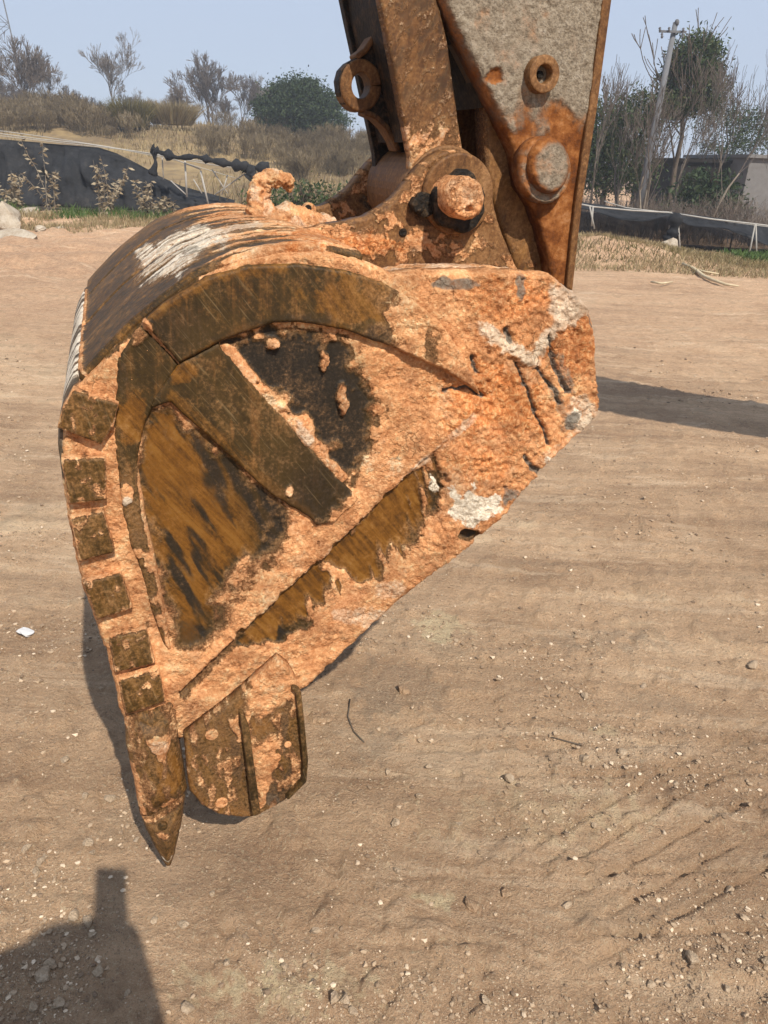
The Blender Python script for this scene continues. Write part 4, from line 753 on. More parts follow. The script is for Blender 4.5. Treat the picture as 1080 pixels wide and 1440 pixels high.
def shell_m(px, py, s, wv):
    tp = sst(px-.35*(py-330)+30*(fbm(wv*9, s*3, 3, 91)-.5)*2, 225, 330)
    str_ = fbm(s*3.2, wv*38, 4, 92); lump = fbm(s*60, wv*60, 4, 93)
    clay = tp*sst(str_, .40, .58)*1.0+.18*sst(str_, .55, .65)
    clay = clay+.9*sst(px, 380, 440)*sst(fbm(s*8, wv*14, 3, 94), .30, .45)
    clay = mx(clay, 1.0*line(px, py, [(116, 545), (116, 470), (121, 410)], 3, 3))
    wz = area(px, py, WHITE, 16, 22, 18, 3); white = wz*(.0+.62*sst(fbm(s*5, wv*120, 4, 95), .38, .60)*sst(s, .55, .40)+.15)+.3*tp*sst(fbm(s*3, wv*30, 3, 96), .5, .62)*sst(px, 400, 330)
    grey = .22*tp*sst(fbm(s*2.4, wv*13, 3, 97), .50, .6)
    red = .9*spot(px, py, 420, 336, 50, 8, 10, 3)
    clay = mx(clay*(1-np.clip(grey*1.1, 0, 1)), .75*wz*sst(fbm(s*3, wv*44, 3, 195), .38, .58))
    return dict(h=np.clip(clay, 0, 1)*(.002+.006*lump)+.0*s, clay=clay, dark=-.2+.4*grey+.1*sst(str_, .5, .35), ochre=.2+.16*(1-tp), white=white, grey=grey*.9, red=red, pale=.3*tp+.8*wz)
sheet('shell', prof, -.004, WID+.004, -.004, .025, shell_m, M_bucket)
for w0, w1 in ((.004, .392), (.408, .735), (.751, WID)):
    sheet('wear_strip', prof[1:10], w0, w1, .010, .016, shell_m, M_bucket, ds=.006, dw=.008)
def heel_m(px, py, s, wv):
    st = fbm(s*5, wv*50, 4, 98)
    return dict(h=.002*fbm(s*50, wv*50, 3, 99), clay=.35*sst(st, .6, .7), dark=.15, ochre=.1, white=(.75*sst(st, .42, .58)+.12)*sst(s, .42, .56), grey=.5*sst(st, .55, .35)*sst(s, .42, .56), red=0, pale=.2)
hp = [Bp(x, y, 0) for x, y in [(104, 549), (96, 562), (88, 580), (82, 602), (81, 620), (83, 645), (90, 690), (97, 735), (108, 790), (116, 822), (136, 876), (152, 917), (168, 985), (182, 1030)]]
sheet('heel_plate', hp[::-1], .001, WID, .000, .02, heel_m, M_bucket, ds=.008, dw=.02)
m = MB(); pr = [Bp(x, y, 0) for x, y in OUT]; m.prism(pr, WID-.035, WID-.001); m.build('far_side_plate', M_bucket, bucket)
m = MB(); m.prism([Bp(x, y, 0) for x, y in [(176, 1002), (232, 990), (258, 1052), (192, 1075)]], .03, WID-.03); m.build('lip_plate', M_tooth, bucket, bevel=.004)
m = MB(); m.tube([Vector((*[Bp(x, y, 0)[0]], .038, Bp(x, y, 0)[1])) for x, y in [(430, 966), (560, 847), (700, 729), (838, 584)]], .009, 8); m.build('mouth_edge_bar', M_rust, bucket, smooth=True)

# side cutter bolted over the corner
CUT = [(260, 1038), (330, 984), (392, 928), (407, 939), (418, 958), (424, 1010), (429, 1072), (428, 1100), (402, 1127), (362, 1149), (345, 1151), (307, 1147), (282, 1132), (267, 1113), (261, 1062)]
def cut_h(px, py):
    u, v = bulk(px, py); x, y = wq(px, py, 14, 16, 3)
    clay = .95*sst(-(y-1000)-.35*(x-390), -10, 20)*sst(x, 330, 380)+.9*sst(sdf(x, y, [(352, 1060), (385, 1040), (392, 1075), (380, 1105), (362, 1135)]), -5, 5)+.8*sst(sdf(x, y, [(322, 1010), (338, 1000), (342, 1040), (335, 1045)]), -5, 5)+.30*sst(fbm(px/13, py/22, 4, 180), .53, .66)+.16
    return dict(h=np.clip(clay, 0, 1)*(.001+.007*fbm(u*130, v*130, 4, 7)), clay=clay, dark=.9*spot(px, py, 398, 1030, 7, 30, 6, 3)+.85*spot(px, py, 415, 1095, 13, 22, 8, 4)+.85*spot(px, py, 390, 1118, 18, 16, 8, 4)+.8*spot(px, py, 333, 1062, 7, 32, 8, 6)+.12, ochre=.25+.5*line(px, py, [(262, 1050), (266, 1105), (285, 1130), (345, 1148)], 8, 4)+.4*spot(px, py, 360, 1000, 26, 40, 14, 6), white=0, grey=.5*spot(px, py, 385, 1125, 12, 12, 6, 2), red=.1, pale=.25*sst(y, 1000, 960))
relief('side_cutter', CUT, -.040, .028, cut_h, M_tooth, bucket, step=2.0, rnd=3, rd=.006, jit=1.0)
cutter = bucket.children[-1]
def barpx(name, pts, wv, half, dep, mat, parent):
    P = [Bp(x, y, wv) for x, y in pts]; m = MB(); L = []; Rr = []
    for i, p in enumerate(P):
        a = np.array(P[max(i-1, 0)]); b = np.array(P[min(i+1, len(P)-1)]); t = (b-a)/np.hypot(*(b-a)); nn = np.array([-t[1], t[0]]); hh = half[i] if hasattr(half, '__len__') else half
        L.append(tuple(np.array(p)+nn*hh)); Rr.append(tuple(np.array(p)-nn*hh))
    m.prism(L+Rr[::-1], wv, wv+dep); return m.build(name, mat, parent, bevel=.0035)
barpx('stiffener_rib', [(340, 1006), (346, 1028), (352, 1075), (357, 1115), (361, 1147)], -.062, [.004, .008, .008, .009, .009], .024, M_tooth, cutter)
barpx('rim', [(412, 968), (420, 975), (425, 1020), (430, 1072), (428, 1100), (404, 1125)], -.056, [.004, .006, .006, .006, .006, .004], .020, M_tooth, cutter)
def disc(name, px, py, wf, r, dep, mat, parent, n=20, ir=None, ax=None):
    u, v = Bp(px, py, wf); m = MB(); jr = [r*(1+.05*math.sin(3*i+px)) for i in range(n)]
    uv = [(u+jr[i]*math.cos(2*math.pi*i/n), v+jr[i]*math.sin(2*math.pi*i/n)) for i in range(n)]; m.prism(uv, wf, wf+dep); return m.build(name, mat, parent, bevel=min(.004, dep*.3))
for px, py, r in ((298, 1034, .0135), (312, 1130, .0135), (388, 1067, .012), (405, 1048, .008)): disc('clay_plug', px, py, -.0445, r, .006, M_clay, cutter)

# teeth: adapter and pointed tip, five along the lip
ADP = [(182, 1008), (212, 1002), (241, 986), (249, 1000), (252, 1047), (264, 1112), (258, 1122), (236, 1136), (212, 1150), (197, 1149), (187, 1092), (177, 1050)]
TIP = [(199, 1151), (212, 1149), (236, 1136), (258, 1121), (261, 1124), (256, 1160), (246, 1205), (241, 1221), (233, 1221), (219, 1197), (205, 1168)]
def adp_h(px, py):
    u, v = bulk(px, py); e = sdf(px, py, ADP); x, y = wq(px, py, 10, 14, 8)
    clay = .85*sst(sdf(x, y, [(205, 1030), (222, 1030), (240, 1050), (230, 1058), (214, 1046)]), -4, 4)+.7*spot(px, py, 230, 1040, 9, 12, 6, 3)+.3*sst(fbm(px/10, py/24, 4, 181), .5, .64)+.6*spot(px, py, 240, 1130, 14, 8, 6, 4)+.6*line(px, py, [(184, 1075), (192, 1110), (203, 1150)], 5, 4)+.1
    crease = line(px, py, [(186, 1012), (215, 1020), (246, 996)], 3, 1)
    return dict(h=.020*sst(e, 0, 26)-.004*crease+np.clip(clay, 0, 1)*(.004*fbm(u*140, v*140, 3, 7)), clay=clay, dark=.7*line(px, py, [(246, 1000), (250, 1035)], 7, 3)+.5*spot(px, py, 215, 1022, 26, 8, 5, 3)+.1, ochre=.25+.45*spot(px, py, 235, 1085, 16, 40, 10, 5), white=0, grey=.35*spot(px, py, 190, 1064, 8, 12, 5), red=0, pale=.5*spot(px, py, 222, 1042, 14, 14, 6))
adp = relief('tooth_adapter', ADP, -.016, .11, adp_h, M_tooth, bucket, step=2.0, rnd=4, rd=.008, jit=.8)
def tip_h(px, py):
    u, v = bulk(px, py); e = sdf(px, py, TIP)
    return dict(h=.024*sst(e, 0, 24)+.001*fbm(u*120, v*120, 3, 2), clay=.12+.3*line(px, py, [(199, 1153), (216, 1152), (258, 1125)], 3, 2)+.4*spot(px, py, 228, 1165, 9, 5, 2), dark=.12, ochre=.22, white=.55*line(px, py, [(226, 1204), (236, 1209), (242, 1203)], 2, 2), grey=0, red=0, pale=.1)
tip = relief('tooth_tip', TIP, -.012, .095, tip_h, M_tooth, bucket, step=2.0, rnd=4, rd=.010, jit=.6)
pin_ = disc('retaining_pin', 229, 1164, -.0372, .010, .012, M_tooth, tip)
for k in range(1, 5):
    for src in (adp, tip):
        c = copy_tree(src, bucket); c.location.y = .232*k-.008*k

# hinge ears, pins, lifting hook
EAR = [(402, 327), (440, 322), (462, 316), (490, 311), (516, 305), (540, 291), (556, 279), (578, 252), (596, 231), (606, 222), (622, 213), (642, 210), (660, 215), (674, 229), (684, 247), (692, 270), (696, 296), (707, 330), (717, 354), (730, 384), (732, 420), (660, 430), (560, 420), (470, 380), (410, 350)]
def ear_h(px, py):
    u, v = B(px, py, .33); clay = .45*spot(px, py, 470, 335, 70, 14, 20, 3)+.4*spot(px, py, 560, 345, 60, 14, 20, 5)+.45*sst(fbm(px/16, py/16, 4, 60), .46, .62)+.06
    ring = 1-sst(np.abs(np.hypot((px-640)/1.0, (py-272)/1.15)-52), 1.5, 4)
    return dict(h=.001+np.clip(clay, 0, 1)*.005*fbm(u*110, v*110, 3, 7)+.003*ring, clay=clay, dark=.75*spot(px, py, 600, 300, 26, 16, 10, 3)+.5*spot(px, py, 630, 318, 34, 16, 10, 4)+.55*spot(px, py, 615, 262, 10, 34, 8, 5)+.4*line(px, py, [(625, 225), (665, 232), (686, 268)], 6, 5), ochre=.2, white=0, grey=0, red=.75*spot(px, py, 500, 345, 60, 14, 16, 8)+.4, pale=.2)
EW0, EW1 = .335, .700
ear = relief('hinge_ear', EAR, EW0, .045, ear_h, M_rust, bucket, step=2.8, rnd=3, rd=.004, jit=.8)
c = copy_tree(ear, bucket); c.location.y = EW1-EW0
PINU, PINV = Bp(641, 273, EW0)
def cyl(name, u, v, w0, w1, r, mat, parent, n=36, bev=.004, rough=0.0, sd=0):
    m = MB(); uv = [(u+r*(1+rough*(vn(np.array(i*.7), np.array(3.+sd), 2)-.5))*math.cos(2*math.pi*i/n), v+r*(1+rough*(vn(np.array(i*.7), np.array(3.+sd), 2)-.5))*math.sin(2*math.pi*i/n)) for i in range(n)]
    m.prism(uv, w0, w1); return m.build(name, mat, parent, bevel=bev)
cyl('pin_boss', PINU, PINV, EW0-.018, EW0-.001, .082, M_rust, bucket, bev=.005)
cu, cv = Bp(645, 284, EW0-.035)
col_ = cyl('pin_collar', cu, cv, EW0-.05, EW0-.019, .060, M_grease, bucket, n=22, bev=.007, rough=.25)
def pinface(px, py):
    u, v = B(px, py, EW0-.105); e = np.hypot((px-656)/26., (py-279)/30.)
    return dict(h=.007*fbm(u*120, v*120, 4, 3)*sst(1-e, 0, .2)-.014*spot(px, py, 659, 294, 4.5, 4.5, .5), clay=.58, dark=.9*spot(px, py, 659, 294, 4.5, 4.5, .5), ochre=.4, white=0, grey=.45*spot(px, py, 661, 270, 14, 12, 8), red=.45, pale=.35*spot(px, py, 655, 285, 14, 14, 8))
relief('link_pin', [(656+27*math.cos(t*math.pi/16)*(1+.03*math.sin(5*t)), 279+31*math.sin(t*math.pi/16)*(1+.03*math.cos(3*t))) for t in range(32)], EW0-.105, .45, pinface, M_rust, bucket, step=1.8, rnd=4, rd=.007)
bu, bv = Bp(590, 288, EW0-.03)
cyl('lock_bolt', bu, bv, EW0-.03, EW0-.001, .017, M_grease, bucket, n=6, bev=.003)
bu, bv = Bp(600, 288, EW0-.02)
cyl('lock_nut', bu, bv, EW0-.02, EW0-.001, .026, M_grease, bucket, n=14, bev=.005, rough=.2)
bu, bv = Bp(567, 327, EW0-.004)
cyl('small_plug', bu, bv, EW0-.004, EW0+.001, .009, M_black, bucket, n=12, bev=.001)
HK = .60
hk = [Bp(x, y, HK) for x, y in [(374, 318), (366, 300), (362, 280), (363, 265), (371, 254), (384, 250), (397, 252), (406, 258), (411, 266)]]
def lumpy(name, pts, rad, mat, parent, k=14, amp=.012, sc=45, sd=0):
    mb = MB(); pts = np.array(pts); q = np.linspace(0, len(pts)-1, 64); pp = np.stack([np.interp(q, range(len(pts)), pts[:, i]) for i in range(3)], -1); rr = np.interp(q, range(len(pts)), rad)
    for _ in range(8): pp[1:-1] = .5*pp[1:-1]+.25*(pp[:-2]+pp[2:])
    mb.tube([Vector(p) for p in pp], rr, k*2); o = mb.build(name, mat, parent, smooth=True)
    me = o.data; n = len(me.vertices); c = np.zeros(n*3); me.vertices.foreach_get('co', c); c = c.reshape(-1, 3); nn = np.array([v.normal[:] for v in me.vertices])
    d = amp*(1.1*(fbm(c[:, 0]*sc*.6+c[:, 1]*31, c[:, 2]*sc*.6+c[:, 1]*17, 3, sd)-.45)+1.0*(fbm(c[:, 0]*sc*2.4+c[:, 1]*90, c[:, 2]*sc*2.4-c[:, 1]*70, 4, sd+5)-.5)+.5*np.abs(fbm(c[:, 0]*sc+c[:, 1]*60, c[:, 2]*sc*1.6, 3, sd+8)-.5))*2; c += nn*d[:, None]; me.vertices.foreach_set('co', c.ravel()); me.update(); attrs(me, {'pale': .55*sst(fbm(c[:, 0]*30, c[:, 2]*30, 3, sd+3), .4, .6)}); return o
lumpy('lifting_hook', [(u, HK, v) for u, v in hk], [.055, .032, .024, .020, .018, .016, .015, .013, .007], M_clay, bucket, k=26, amp=.0075, sc=75, sd=3)
u0, v0 = Bp(398, 312, HK); u1, v1 = Bp(446, 318, HK)
lumpy('clay_lump', [(u0-.06, HK, v0-.02), (u0, HK, v0+.004), (u1, HK-.03, v1), (u1+.08, HK-.05, v1-.02)], [.02, .036, .028, .015], M_clay, bucket, amp=.009, sc=60, sd=9)
lug = [Bp(x, y, HK) for x, y in [(419, 322), (423, 298), (428, 286), (436, 284), (443, 290), (444, 302), (452, 322)]]
m = MB(); m.prism(lug, HK-.016, HK+.016); m.build('small_lug', M_clay, bucket, bevel=.006)
u0, v0 = Bp(434, 293, HK-.02); cyl('lug_hole', u0, v0, HK-.0185, HK-.010, .008, M_black, bucket, n=12, bev=.001)
# sandy clay caked on the ledge between side plate and ear
def ledge():
    m = MB(); us = np.linspace(Bp(545, 384, 0)[0], Bp(772, 384, 0)[0], 70); ws = np.linspace(.012, .36, 44)
    ep = np.array([Bp(x, y, 0) for x, y in EDGE[-8:]]); V = []
    for i, u in enumerate(us):
        vt = float(np.interp(u, ep[:, 0], ep[:, 1]))
        for j, w_ in enumerate(ws):
            h = -.012+(.008+.014*float(fbm(np.array(u*26), np.array(w_*90), 4, 44)))*min(1, j/8, (len(us)-1-i)/8, i/8)
            V.append((u, w_, vt+float(h)-.085*w_-.28*max(0, w_-.12)))
    n, k = len(us), len(ws); K = n*k; V += [(u, w_, v-.05) for u, w_, v in V]; idx = np.arange(K).reshape(n, k); Fc = np.stack([idx[:-1, :-1], idx[1:, :-1], idx[1:, 1:], idx[:-1, 1:]], -1).reshape(-1, 4).tolist()
    for bd in (idx[0, :], idx[:, -1], idx[-1, ::-1], idx[::-1, 0]):
        for a, b in zip(bd[:-1], bd[1:]): Fc.append((int(b), int(a), int(a)+K, int(b)+K))
    me = bpy.data.meshes.new('clay_ledge'); me.from_pydata(V, [], Fc); me.update(); q = np.array(V)
    attrs(me, {'pale': .55*sst(fbm(q[:, 0]*6, q[:, 1]*60, 3, 3), .3, .55), 'red': 1.0*sst(q[:, 1], .24, .30)*sst(q[:, 0], Bp(640, 380, .3)[0], Bp(560, 380, .3)[0])}); link('clay_ledge', me, M_clay, bucket)
ledge()
# ------------------------------------------------------------------ bucket link, arm and boom
lk = empty('bucket_link', 'dark rusty link standing on the bucket ears with a round lifting eye', 'excavator link', tuple(O), TH)
LW0, LW1 = .392, .672
LNK = [(497, -330), (590, -330), (604, -60), (615, 0), (629, 58), (640, 140), (650, 210), (652, 240), (600, 262), (578, 240), (577, 218), (566, 160), (535, 0), (524, -60)]
def lnk_h(px, py):
    u, v = B(px, py, LW0); st = fbm((px+py*.6)/4.5, (py-px*.6)/16, 4, 13)
    return dict(h=.0015*st, clay=.35*sst(st, .5, .62)+.45*sst(py+16*(fbm(px/14, py/14, 3, 2)-.5), 160, 205), dark=.45*sst(fbm(px/30, py/30, 4, 14), .44, .56)*sst(-py, -190, -130), ochre=.12, white=0, grey=0, red=.2, pale=.45*sst(st, .5, .65))
relief('near_link_plate', LNK, LW0, .03, lnk_h, M_rust, lk, step=3.2, rnd=3, rd=.003, jit=.6)
luv = [Bp(x, y, LW0) for x, y in LNK]
m = MB(); m.prism(luv, LW1-.03, LW1); m.build('far_link_plate', M_black, lk, bevel=.003)
web = [Bp(x, y, LW0) for x, y in [(512, -330), (530, -330), (556, 0), (586, 140), (596, 200), (582, 200), (570, 140), (541, 0)]]
m = MB(); m.prism(web, LW0+.032, LW1-.032); m.build('link_web', M_black, lk)
lu, lv = PINU, PINV
cyl('link_barrel', lu, lv, LW0+.002-.008, LW1+.008, .096, M_rust, lk, n=40, bev=.005)
EM = .525
outer = [(562, 214), (556, 196), (545, 178), (530, 163), (515, 158), (500, 155), (486, 146), (478, 130), (476, 113), (480, 98), (489, 88), (500, 82), (512, 74), (524, 58), (532, 36), (534, 10), (534, -30), (600, -30), (610, 214)]
hole = [(508+13*math.cos(t*math.pi/10), 120+19*math.sin(t*math.pi/10)) for t in range(20)]
def eye():
    me = bpy.data.meshes.new('lifting_eye'); P = [Bp(x, y, EM) for x, y in outer]; H = [Bp(x, y, EM) for x, y in hole]
    vs, es, fs, *_ = delaunay_2d_cdt([Vector(q) for q in P+H], [(i, (i+1) % len(P)) for i in range(len(P))]+[(len(P)+i, len(P)+(i+1) % 20) for i in range(20)], [], 0, 1e-5)
    bm = bmesh.new(); bv = [bm.verts.new((q.x, EM, q.y)) for q in vs]; hc = np.mean(H, 0); ra = max(np.hypot(*(np.array(h)-hc)) for h in H)
    pa = np.array(P)
    for f_ in fs:
        c = np.mean([[vs[i].x, vs[i].y] for i in f_], 0)
        if sdf(c[:1], c[1:], P)[0] > 0 and sdf(c[:1], c[1:], H)[0] < 0: bm.faces.new([bv[i] for i in f_])
    r = bmesh.ops.extrude_face_region(bm, geom=bm.faces[:]); bmesh.ops.translate(bm, vec=(0, .045, 0), verts=[e for e in r['geom'] if isinstance(e, bmesh.types.BMVert)])
    bmesh.ops.recalc_face_normals(bm, faces=bm.faces); bmesh.ops.delete(bm, geom=[v for v in bm.verts if not v.link_faces], context='VERTS'); bm.to_mesh(me); bm.free()
    o = link('lifting_eye', me, M_black, lk, False); b = o.modifiers.new('bevel', 'BEVEL'); b.width = .004; b.segments = 2; b.limit_method = 'ANGLE'; b.angle_limit = R(40)
eye()
le = lk.children[-1]
def strap(name, pts, wv, half, dep): barpx(name, pts, wv, half, dep, M_rust, le)
strap('edge_strap', [(535, -30), (535, 8), (532, 34), (525, 55), (514, 71), (502, 80)], EM-.006, .006, .056)
strap('edge_strap', [(513, 157), (530, 164), (544, 178), (555, 196), (561, 212)], EM-.006, .006, .056)
eo = [(506+30*math.cos(t*math.pi/14), 119+38*math.sin(t*math.pi/14)) for t in range(29)]
strap('eye_ring', [(508+21*math.cos(t*math.pi/14), 120+28*math.sin(t*math.pi/14)) for t in range(29)], EM-.005, .013, .054)

arm = empty('excavator_dipper', 'heavy excavator arm plastered with dried grey mud, rust below round its big pin', 'excavator arm', tuple(O), TH)
AW0, AW1 = .385, .705
ARMP = [(545, -300), (610, -22), (618, 0), (660, 85), (700, 165), (722, 210), (727, 232), (732, 262), (748, 288), (760, 320), (770, 360), (780, 410), (802, 410), (817, 290), (838, 150), (858, 0), (895, -300)]
def arm_h(px, py):
    u, v = B(px, py, AW0); r = np.hypot((px-767)/1.0, (py-238)/1.2); rust = sst(py+44*(fbm(px/16, py/30, 5, 4)-.5)*2-.25*np.abs(px-775), 118, 218)+.22*sst(fbm(px/22, py/60, 4, 44), .52, .68)+.85*spot(px, py, 692, 108, 9, 14, 8, 3)+.6*line(px, py, [(618, 0), (700, 165), (722, 210)], 6, 3)
    mud = 1-np.clip(rust, 0, 1)
    return dict(h=mud*(.004+.006*fbm(u*70, v*70, 4, 8)+.004*fbm(u*200, v*200, 3, 9))+.003*fbm(u*60, v*60, 3, 1), ochre=np.clip(rust, 0, 1))
ap = relief('near_arm_plate', ARMP, AW0, .045, arm_h, M_arm, arm, step=3.0, rnd=4, rd=.005, jit=1.0)
NOSEP = [(642, 60), (672, 120), (680, 147), (684, 240), (700, 310), (716, 350), (732, 400), (790, 415), (806, 400), (806, 150), (700, 60)]
nuv = [Bp(x, y, AW0+.05) for x, y in NOSEP]
def nose_h(px, py):
    u, v = B(px, py, AW0+.047); c = .4*sst(py, 300, 370)*sst(fbm(px/14, py/14, 4, 8), .45, .6)
    return dict(h=.002+c*.006*fbm(u*90, v*90, 3, 3), clay=c+.35*line(px, py, [(680, 150), (684, 240)], 5, 2), dark=.2*sst(-py, -200, -120), ochre=.45, white=0, grey=0, red=.5, pale=.1)  # line down the left side paints a lit edge through the clay mask
relief('nose_plate', NOSEP, AW0+.047, .05, nose_h, M_rust, arm, step=3.4, rnd=3, rd=.004)
m = MB(); auv = [Bp(x, y, AW0) for x, y in ARMP]; m.prism(auv, AW1-.04, AW1); m.build('far_arm_plate', M_rust, arm)
m = MB(); m.prism([Bp(x, y, AW0) for x, y in [(600, -300), (640, -300), (690, 60), (700, 150), (690, 150), (672, 60)]], AW0+.046, AW1-.041); m.build('front_web', M_brown, arm)
m = MB(); m.prism([Bp(x, y, AW0) for x, y in [(875, -300), (889, -300), (853, 0), (833, 150), (812, 290), (799, 402), (793, 402), (803, 290), (823, 150), (842, 0)]], AW0+.046, AW1-.041); m.build('rear_web', M_rust, arm)
e0 = [Bp(x, y, AW0-.012) for x, y in [(882, -300), (847, 0), (828, 150), (808, 290), (796, 405), (805, 409), (818, 290), (840, 150), (860, 0), (897, -300)]]
m = MB(); m.prism(e0, AW0-.014, AW0+.05); m.build('edge_flange', M_rust, arm, bevel=.004)
def pind(px, py):
    u, v = B(px, py, AW0-.06); return dict(h=.006*fbm(u*90, v*90, 4, 3), ochre=.25+.6*sst(np.hypot((px-775)/27., (py-233)/38.), .7, 1.0))
apu, apv = Bp(766, 239, AW0-.032)
def flange(px, py):
    u, v = B(px, py, AW0-.036); e = np.hypot((px-767)/38., (py-239)/48.); return dict(h=.004*fbm(u*80, v*80, 4, 13)+.004*sst(e, .88, .95), ochre=.5+.4*(fbm(px/9, py/9, 3, 5)-.5)*2+.3*sst(e, .85, 1))
relief('pin_flange', [(767+38*math.cos(t*math.pi/20), 239+48*math.sin(t*math.pi/20)) for t in range(40)], AW0-.034, .034, flange, M_arm, arm, step=2.2, rnd=4, rd=.007)
relief('arm_pin', [(774+29*math.cos(t*math.pi/18), 233+40*math.sin(t*math.pi/18)) for t in range(36)], AW0-.052, .03, pind, M_arm, arm, step=2.2, rnd=4, rd=.008)
bu, bv = Bp(766, 104, AW0-.035)
def ring(name, u, v, w0, w1, r, ri, mat, parent, n=28):
    m = MB(); V = []
    for (q, w_) in ((r, w1), (r, w0), (ri, w0), (ri*.9, w0+.012), (ri*.9, w1)):
        V += [(u+q*math.cos(2*math.pi*i/n), w_, v+q*math.sin(2*math.pi*i/n)) for i in range(n)]
    m.add(V, [(k*n+i, k*n+(i+1) % n, (k+1)*n+(i+1) % n, (k+1)*n+i) for k in range(4) for i in range(n)]); o = m.build(name, mat, parent, bevel=.003)
    bm = bmesh.new(); bm.from_mesh(o.data); bmesh.ops.recalc_face_normals(bm, faces=bm.faces); bm.to_mesh(o.data); bm.free(); return o
bs = ring('grease_boss', bu, bv, AW0-.036, AW0+.001, .036, .019, M_rust, arm)
cyl('grease_nipple', bu, bv, AW0-.018, AW0-.002, .0085, M_grease, bs, n=6, bev=.002)
top = [(auv[0][0], auv[0][1]+.003), (auv[0][0]-.02, 2.6), (.46, 3.4), (.62, 4.62), (.80, 4.78), (1.0, 4.70), (auv[-1][0]+.02, 3.2), (auv[-1][0], auv[-1][1]+.003)]
m = MB(); m.prism(top, AW0, AW1); m.build('upper_beam', M_arm, arm)
# the boom above and to the right, whose shadow crosses the ground behind the bucket
boom = empty('excavator_boom', 'muddy excavator boom above the arm, its shadow lying across the dirt behind', 'excavator boom', tuple(O), TH)
bo = [(.72, 4.52), (1.7, 4.98), (2.6, 5.05), (3.3, 4.35), (4.0, 3.42), (4.9, 2.2), (5.75, 1.05), (5.45, .85), (4.5, 1.95), (3.6, 3.0), (2.9, 3.95), (2.4, 4.35), (1.6, 4.42), (.80, 4.34)]
m = MB(); m.prism(bo, AW0-.18, AW0-.14); m.prism(bo, AW1+.14, AW1+.18)
m.build('boom_side_plates', M_arm, boom)
m = MB(); n = len(bo); inn = bo
V = [(u, AW0-.139, v) for u, v in inn]+[(u, AW1+.139, v) for u, v in inn]; m.add(V, [(i, (i+1) % n, (i+1) % n+n, i+n) for i in range(n)]); m.build('boom_skin', M_arm, boom)
# ------------------------------------------------------------------ stones on the dirt, gravel, the photographer
ST = [(62, 1372, 10), (70, 1358, 7), (107, 1293, 8), (124, 1302, 7), (131, 1316, 5), (57, 1213, 7), (38, 1196, 6), (50, 1226, 6), (64, 1206, 4), (155, 1124, 7), (122, 1122, 5), (91, 1070, 6), (258, 1301, 8), (443, 1311, 6), (297, 1256, 5), (81, 1415, 8), (48, 1416, 6), (472, 1411, 9), (265, 1427, 8), (401, 1361, 6), (139, 1367, 7), (820, 1067, 8), (876, 1060, 6), (716, 1099, 8), (590, 1121, 5), (545, 1087, 5), (602, 1082, 5), (767, 1143, 5), (836, 1162, 5), (972, 1354, 9), (1057, 942, 7), (700, 957, 5), (822, 981, 6), (1076, 1355, 6), (485, 1412, 8), (496, 1424, 6), (683, 1410, 6), (320, 1362, 4), (950, 1106, 5), (645, 1162, 5), (1022, 1392, 5), (555, 1160, 6), (125, 1192, 6), (131, 1202, 5), (192, 1184, 5), (218, 1297, 5), (380, 1345, 5), (1026, 1252, 6), (797, 1275, 6), (640, 902, 4), (560, 1225, 5), (905, 968, 6), (915, 1384, 6), (590, 1045, 4), (180, 1400, 5)]
GS = 'loose stones on the packed dirt'
pos = {(62, 1372): 'largest pale stone inside the shadow at the lower left', (107, 1293): 'rounded stone in the upper part of the lower left shadow', (472, 1411): 'pale stone at the bottom edge left of the middle', (820, 1067): 'pale stone right of the bucket on the dark gravel line', (972, 1354): 'pale stone at the lower right among dark crumbs', (258, 1301): 'single pale stone just below the tooth tip', (1057, 942): 'pale stone near the right edge beside the bucket mouth', (265, 1427): 'pale stone at the tip of the lowest shadow'}
for i, (px, py, r) in enumerate(ST):
    q = ground(px, py); dist = float(np.linalg.norm(q-CAMP)); R_ = r*dist/F
    rock('loose_stone', (q[0], q[1], gz1(q[0], q[1])+R_*.35), R_, pos.get((px, py), 'small pale stone lying loose on the packed dirt'), 'stone', M_stone, 400+i, (1, .85, .7), GS if (px, py) not in pos else GS, 2, i*1.7)
for i, (px, py, r, lb) in enumerate([(448, 1012, 15, 'dark crumbly clod beside the side cutter'), (663, 1272, 12, 'dark flaky clod at the bottom right of the middle'), (711, 1254, 9, 'small dark clod right of the flaky one'), (566, 972, 10, 'dark clod behind the bucket mouth edge')]):
    q = ground(px, py); R_ = r*float(np.linalg.norm(q-CAMP))/F; rock('dirt_clod', (q[0], q[1], gz1(q[0], q[1])+R_*.2), R_, lb, 'clod', M_dirt, 500+i, (1, .8, .55), None, 3)
q = ground(35, 893); o = rock('crumpled_scrap', (q[0], q[1], gz1(q[0], q[1])+.012), .030, 'crumpled white scrap on the dirt left of the bucket', 'scrap', M_white, 520, (1, .8, .5), None, 3)
def twig(pts, label):
    m = MB(); P = [Vector((*ground(px, py)[:2], gz1(*ground(px, py)[:2])+.004)) for px, py in pts]; m.tube(P, .0022, 5); setp(m.build('twig', M_bark, None, True), label, 'twig')
twig([(492, 985), (489, 1010), (497, 1030), (512, 1046)], 'thin curved twig on the dirt right of the side cutter')
twig([(775, 1040), (800, 1044), (818, 1050)], 'thin brown twig above the pale stone right of the bucket')
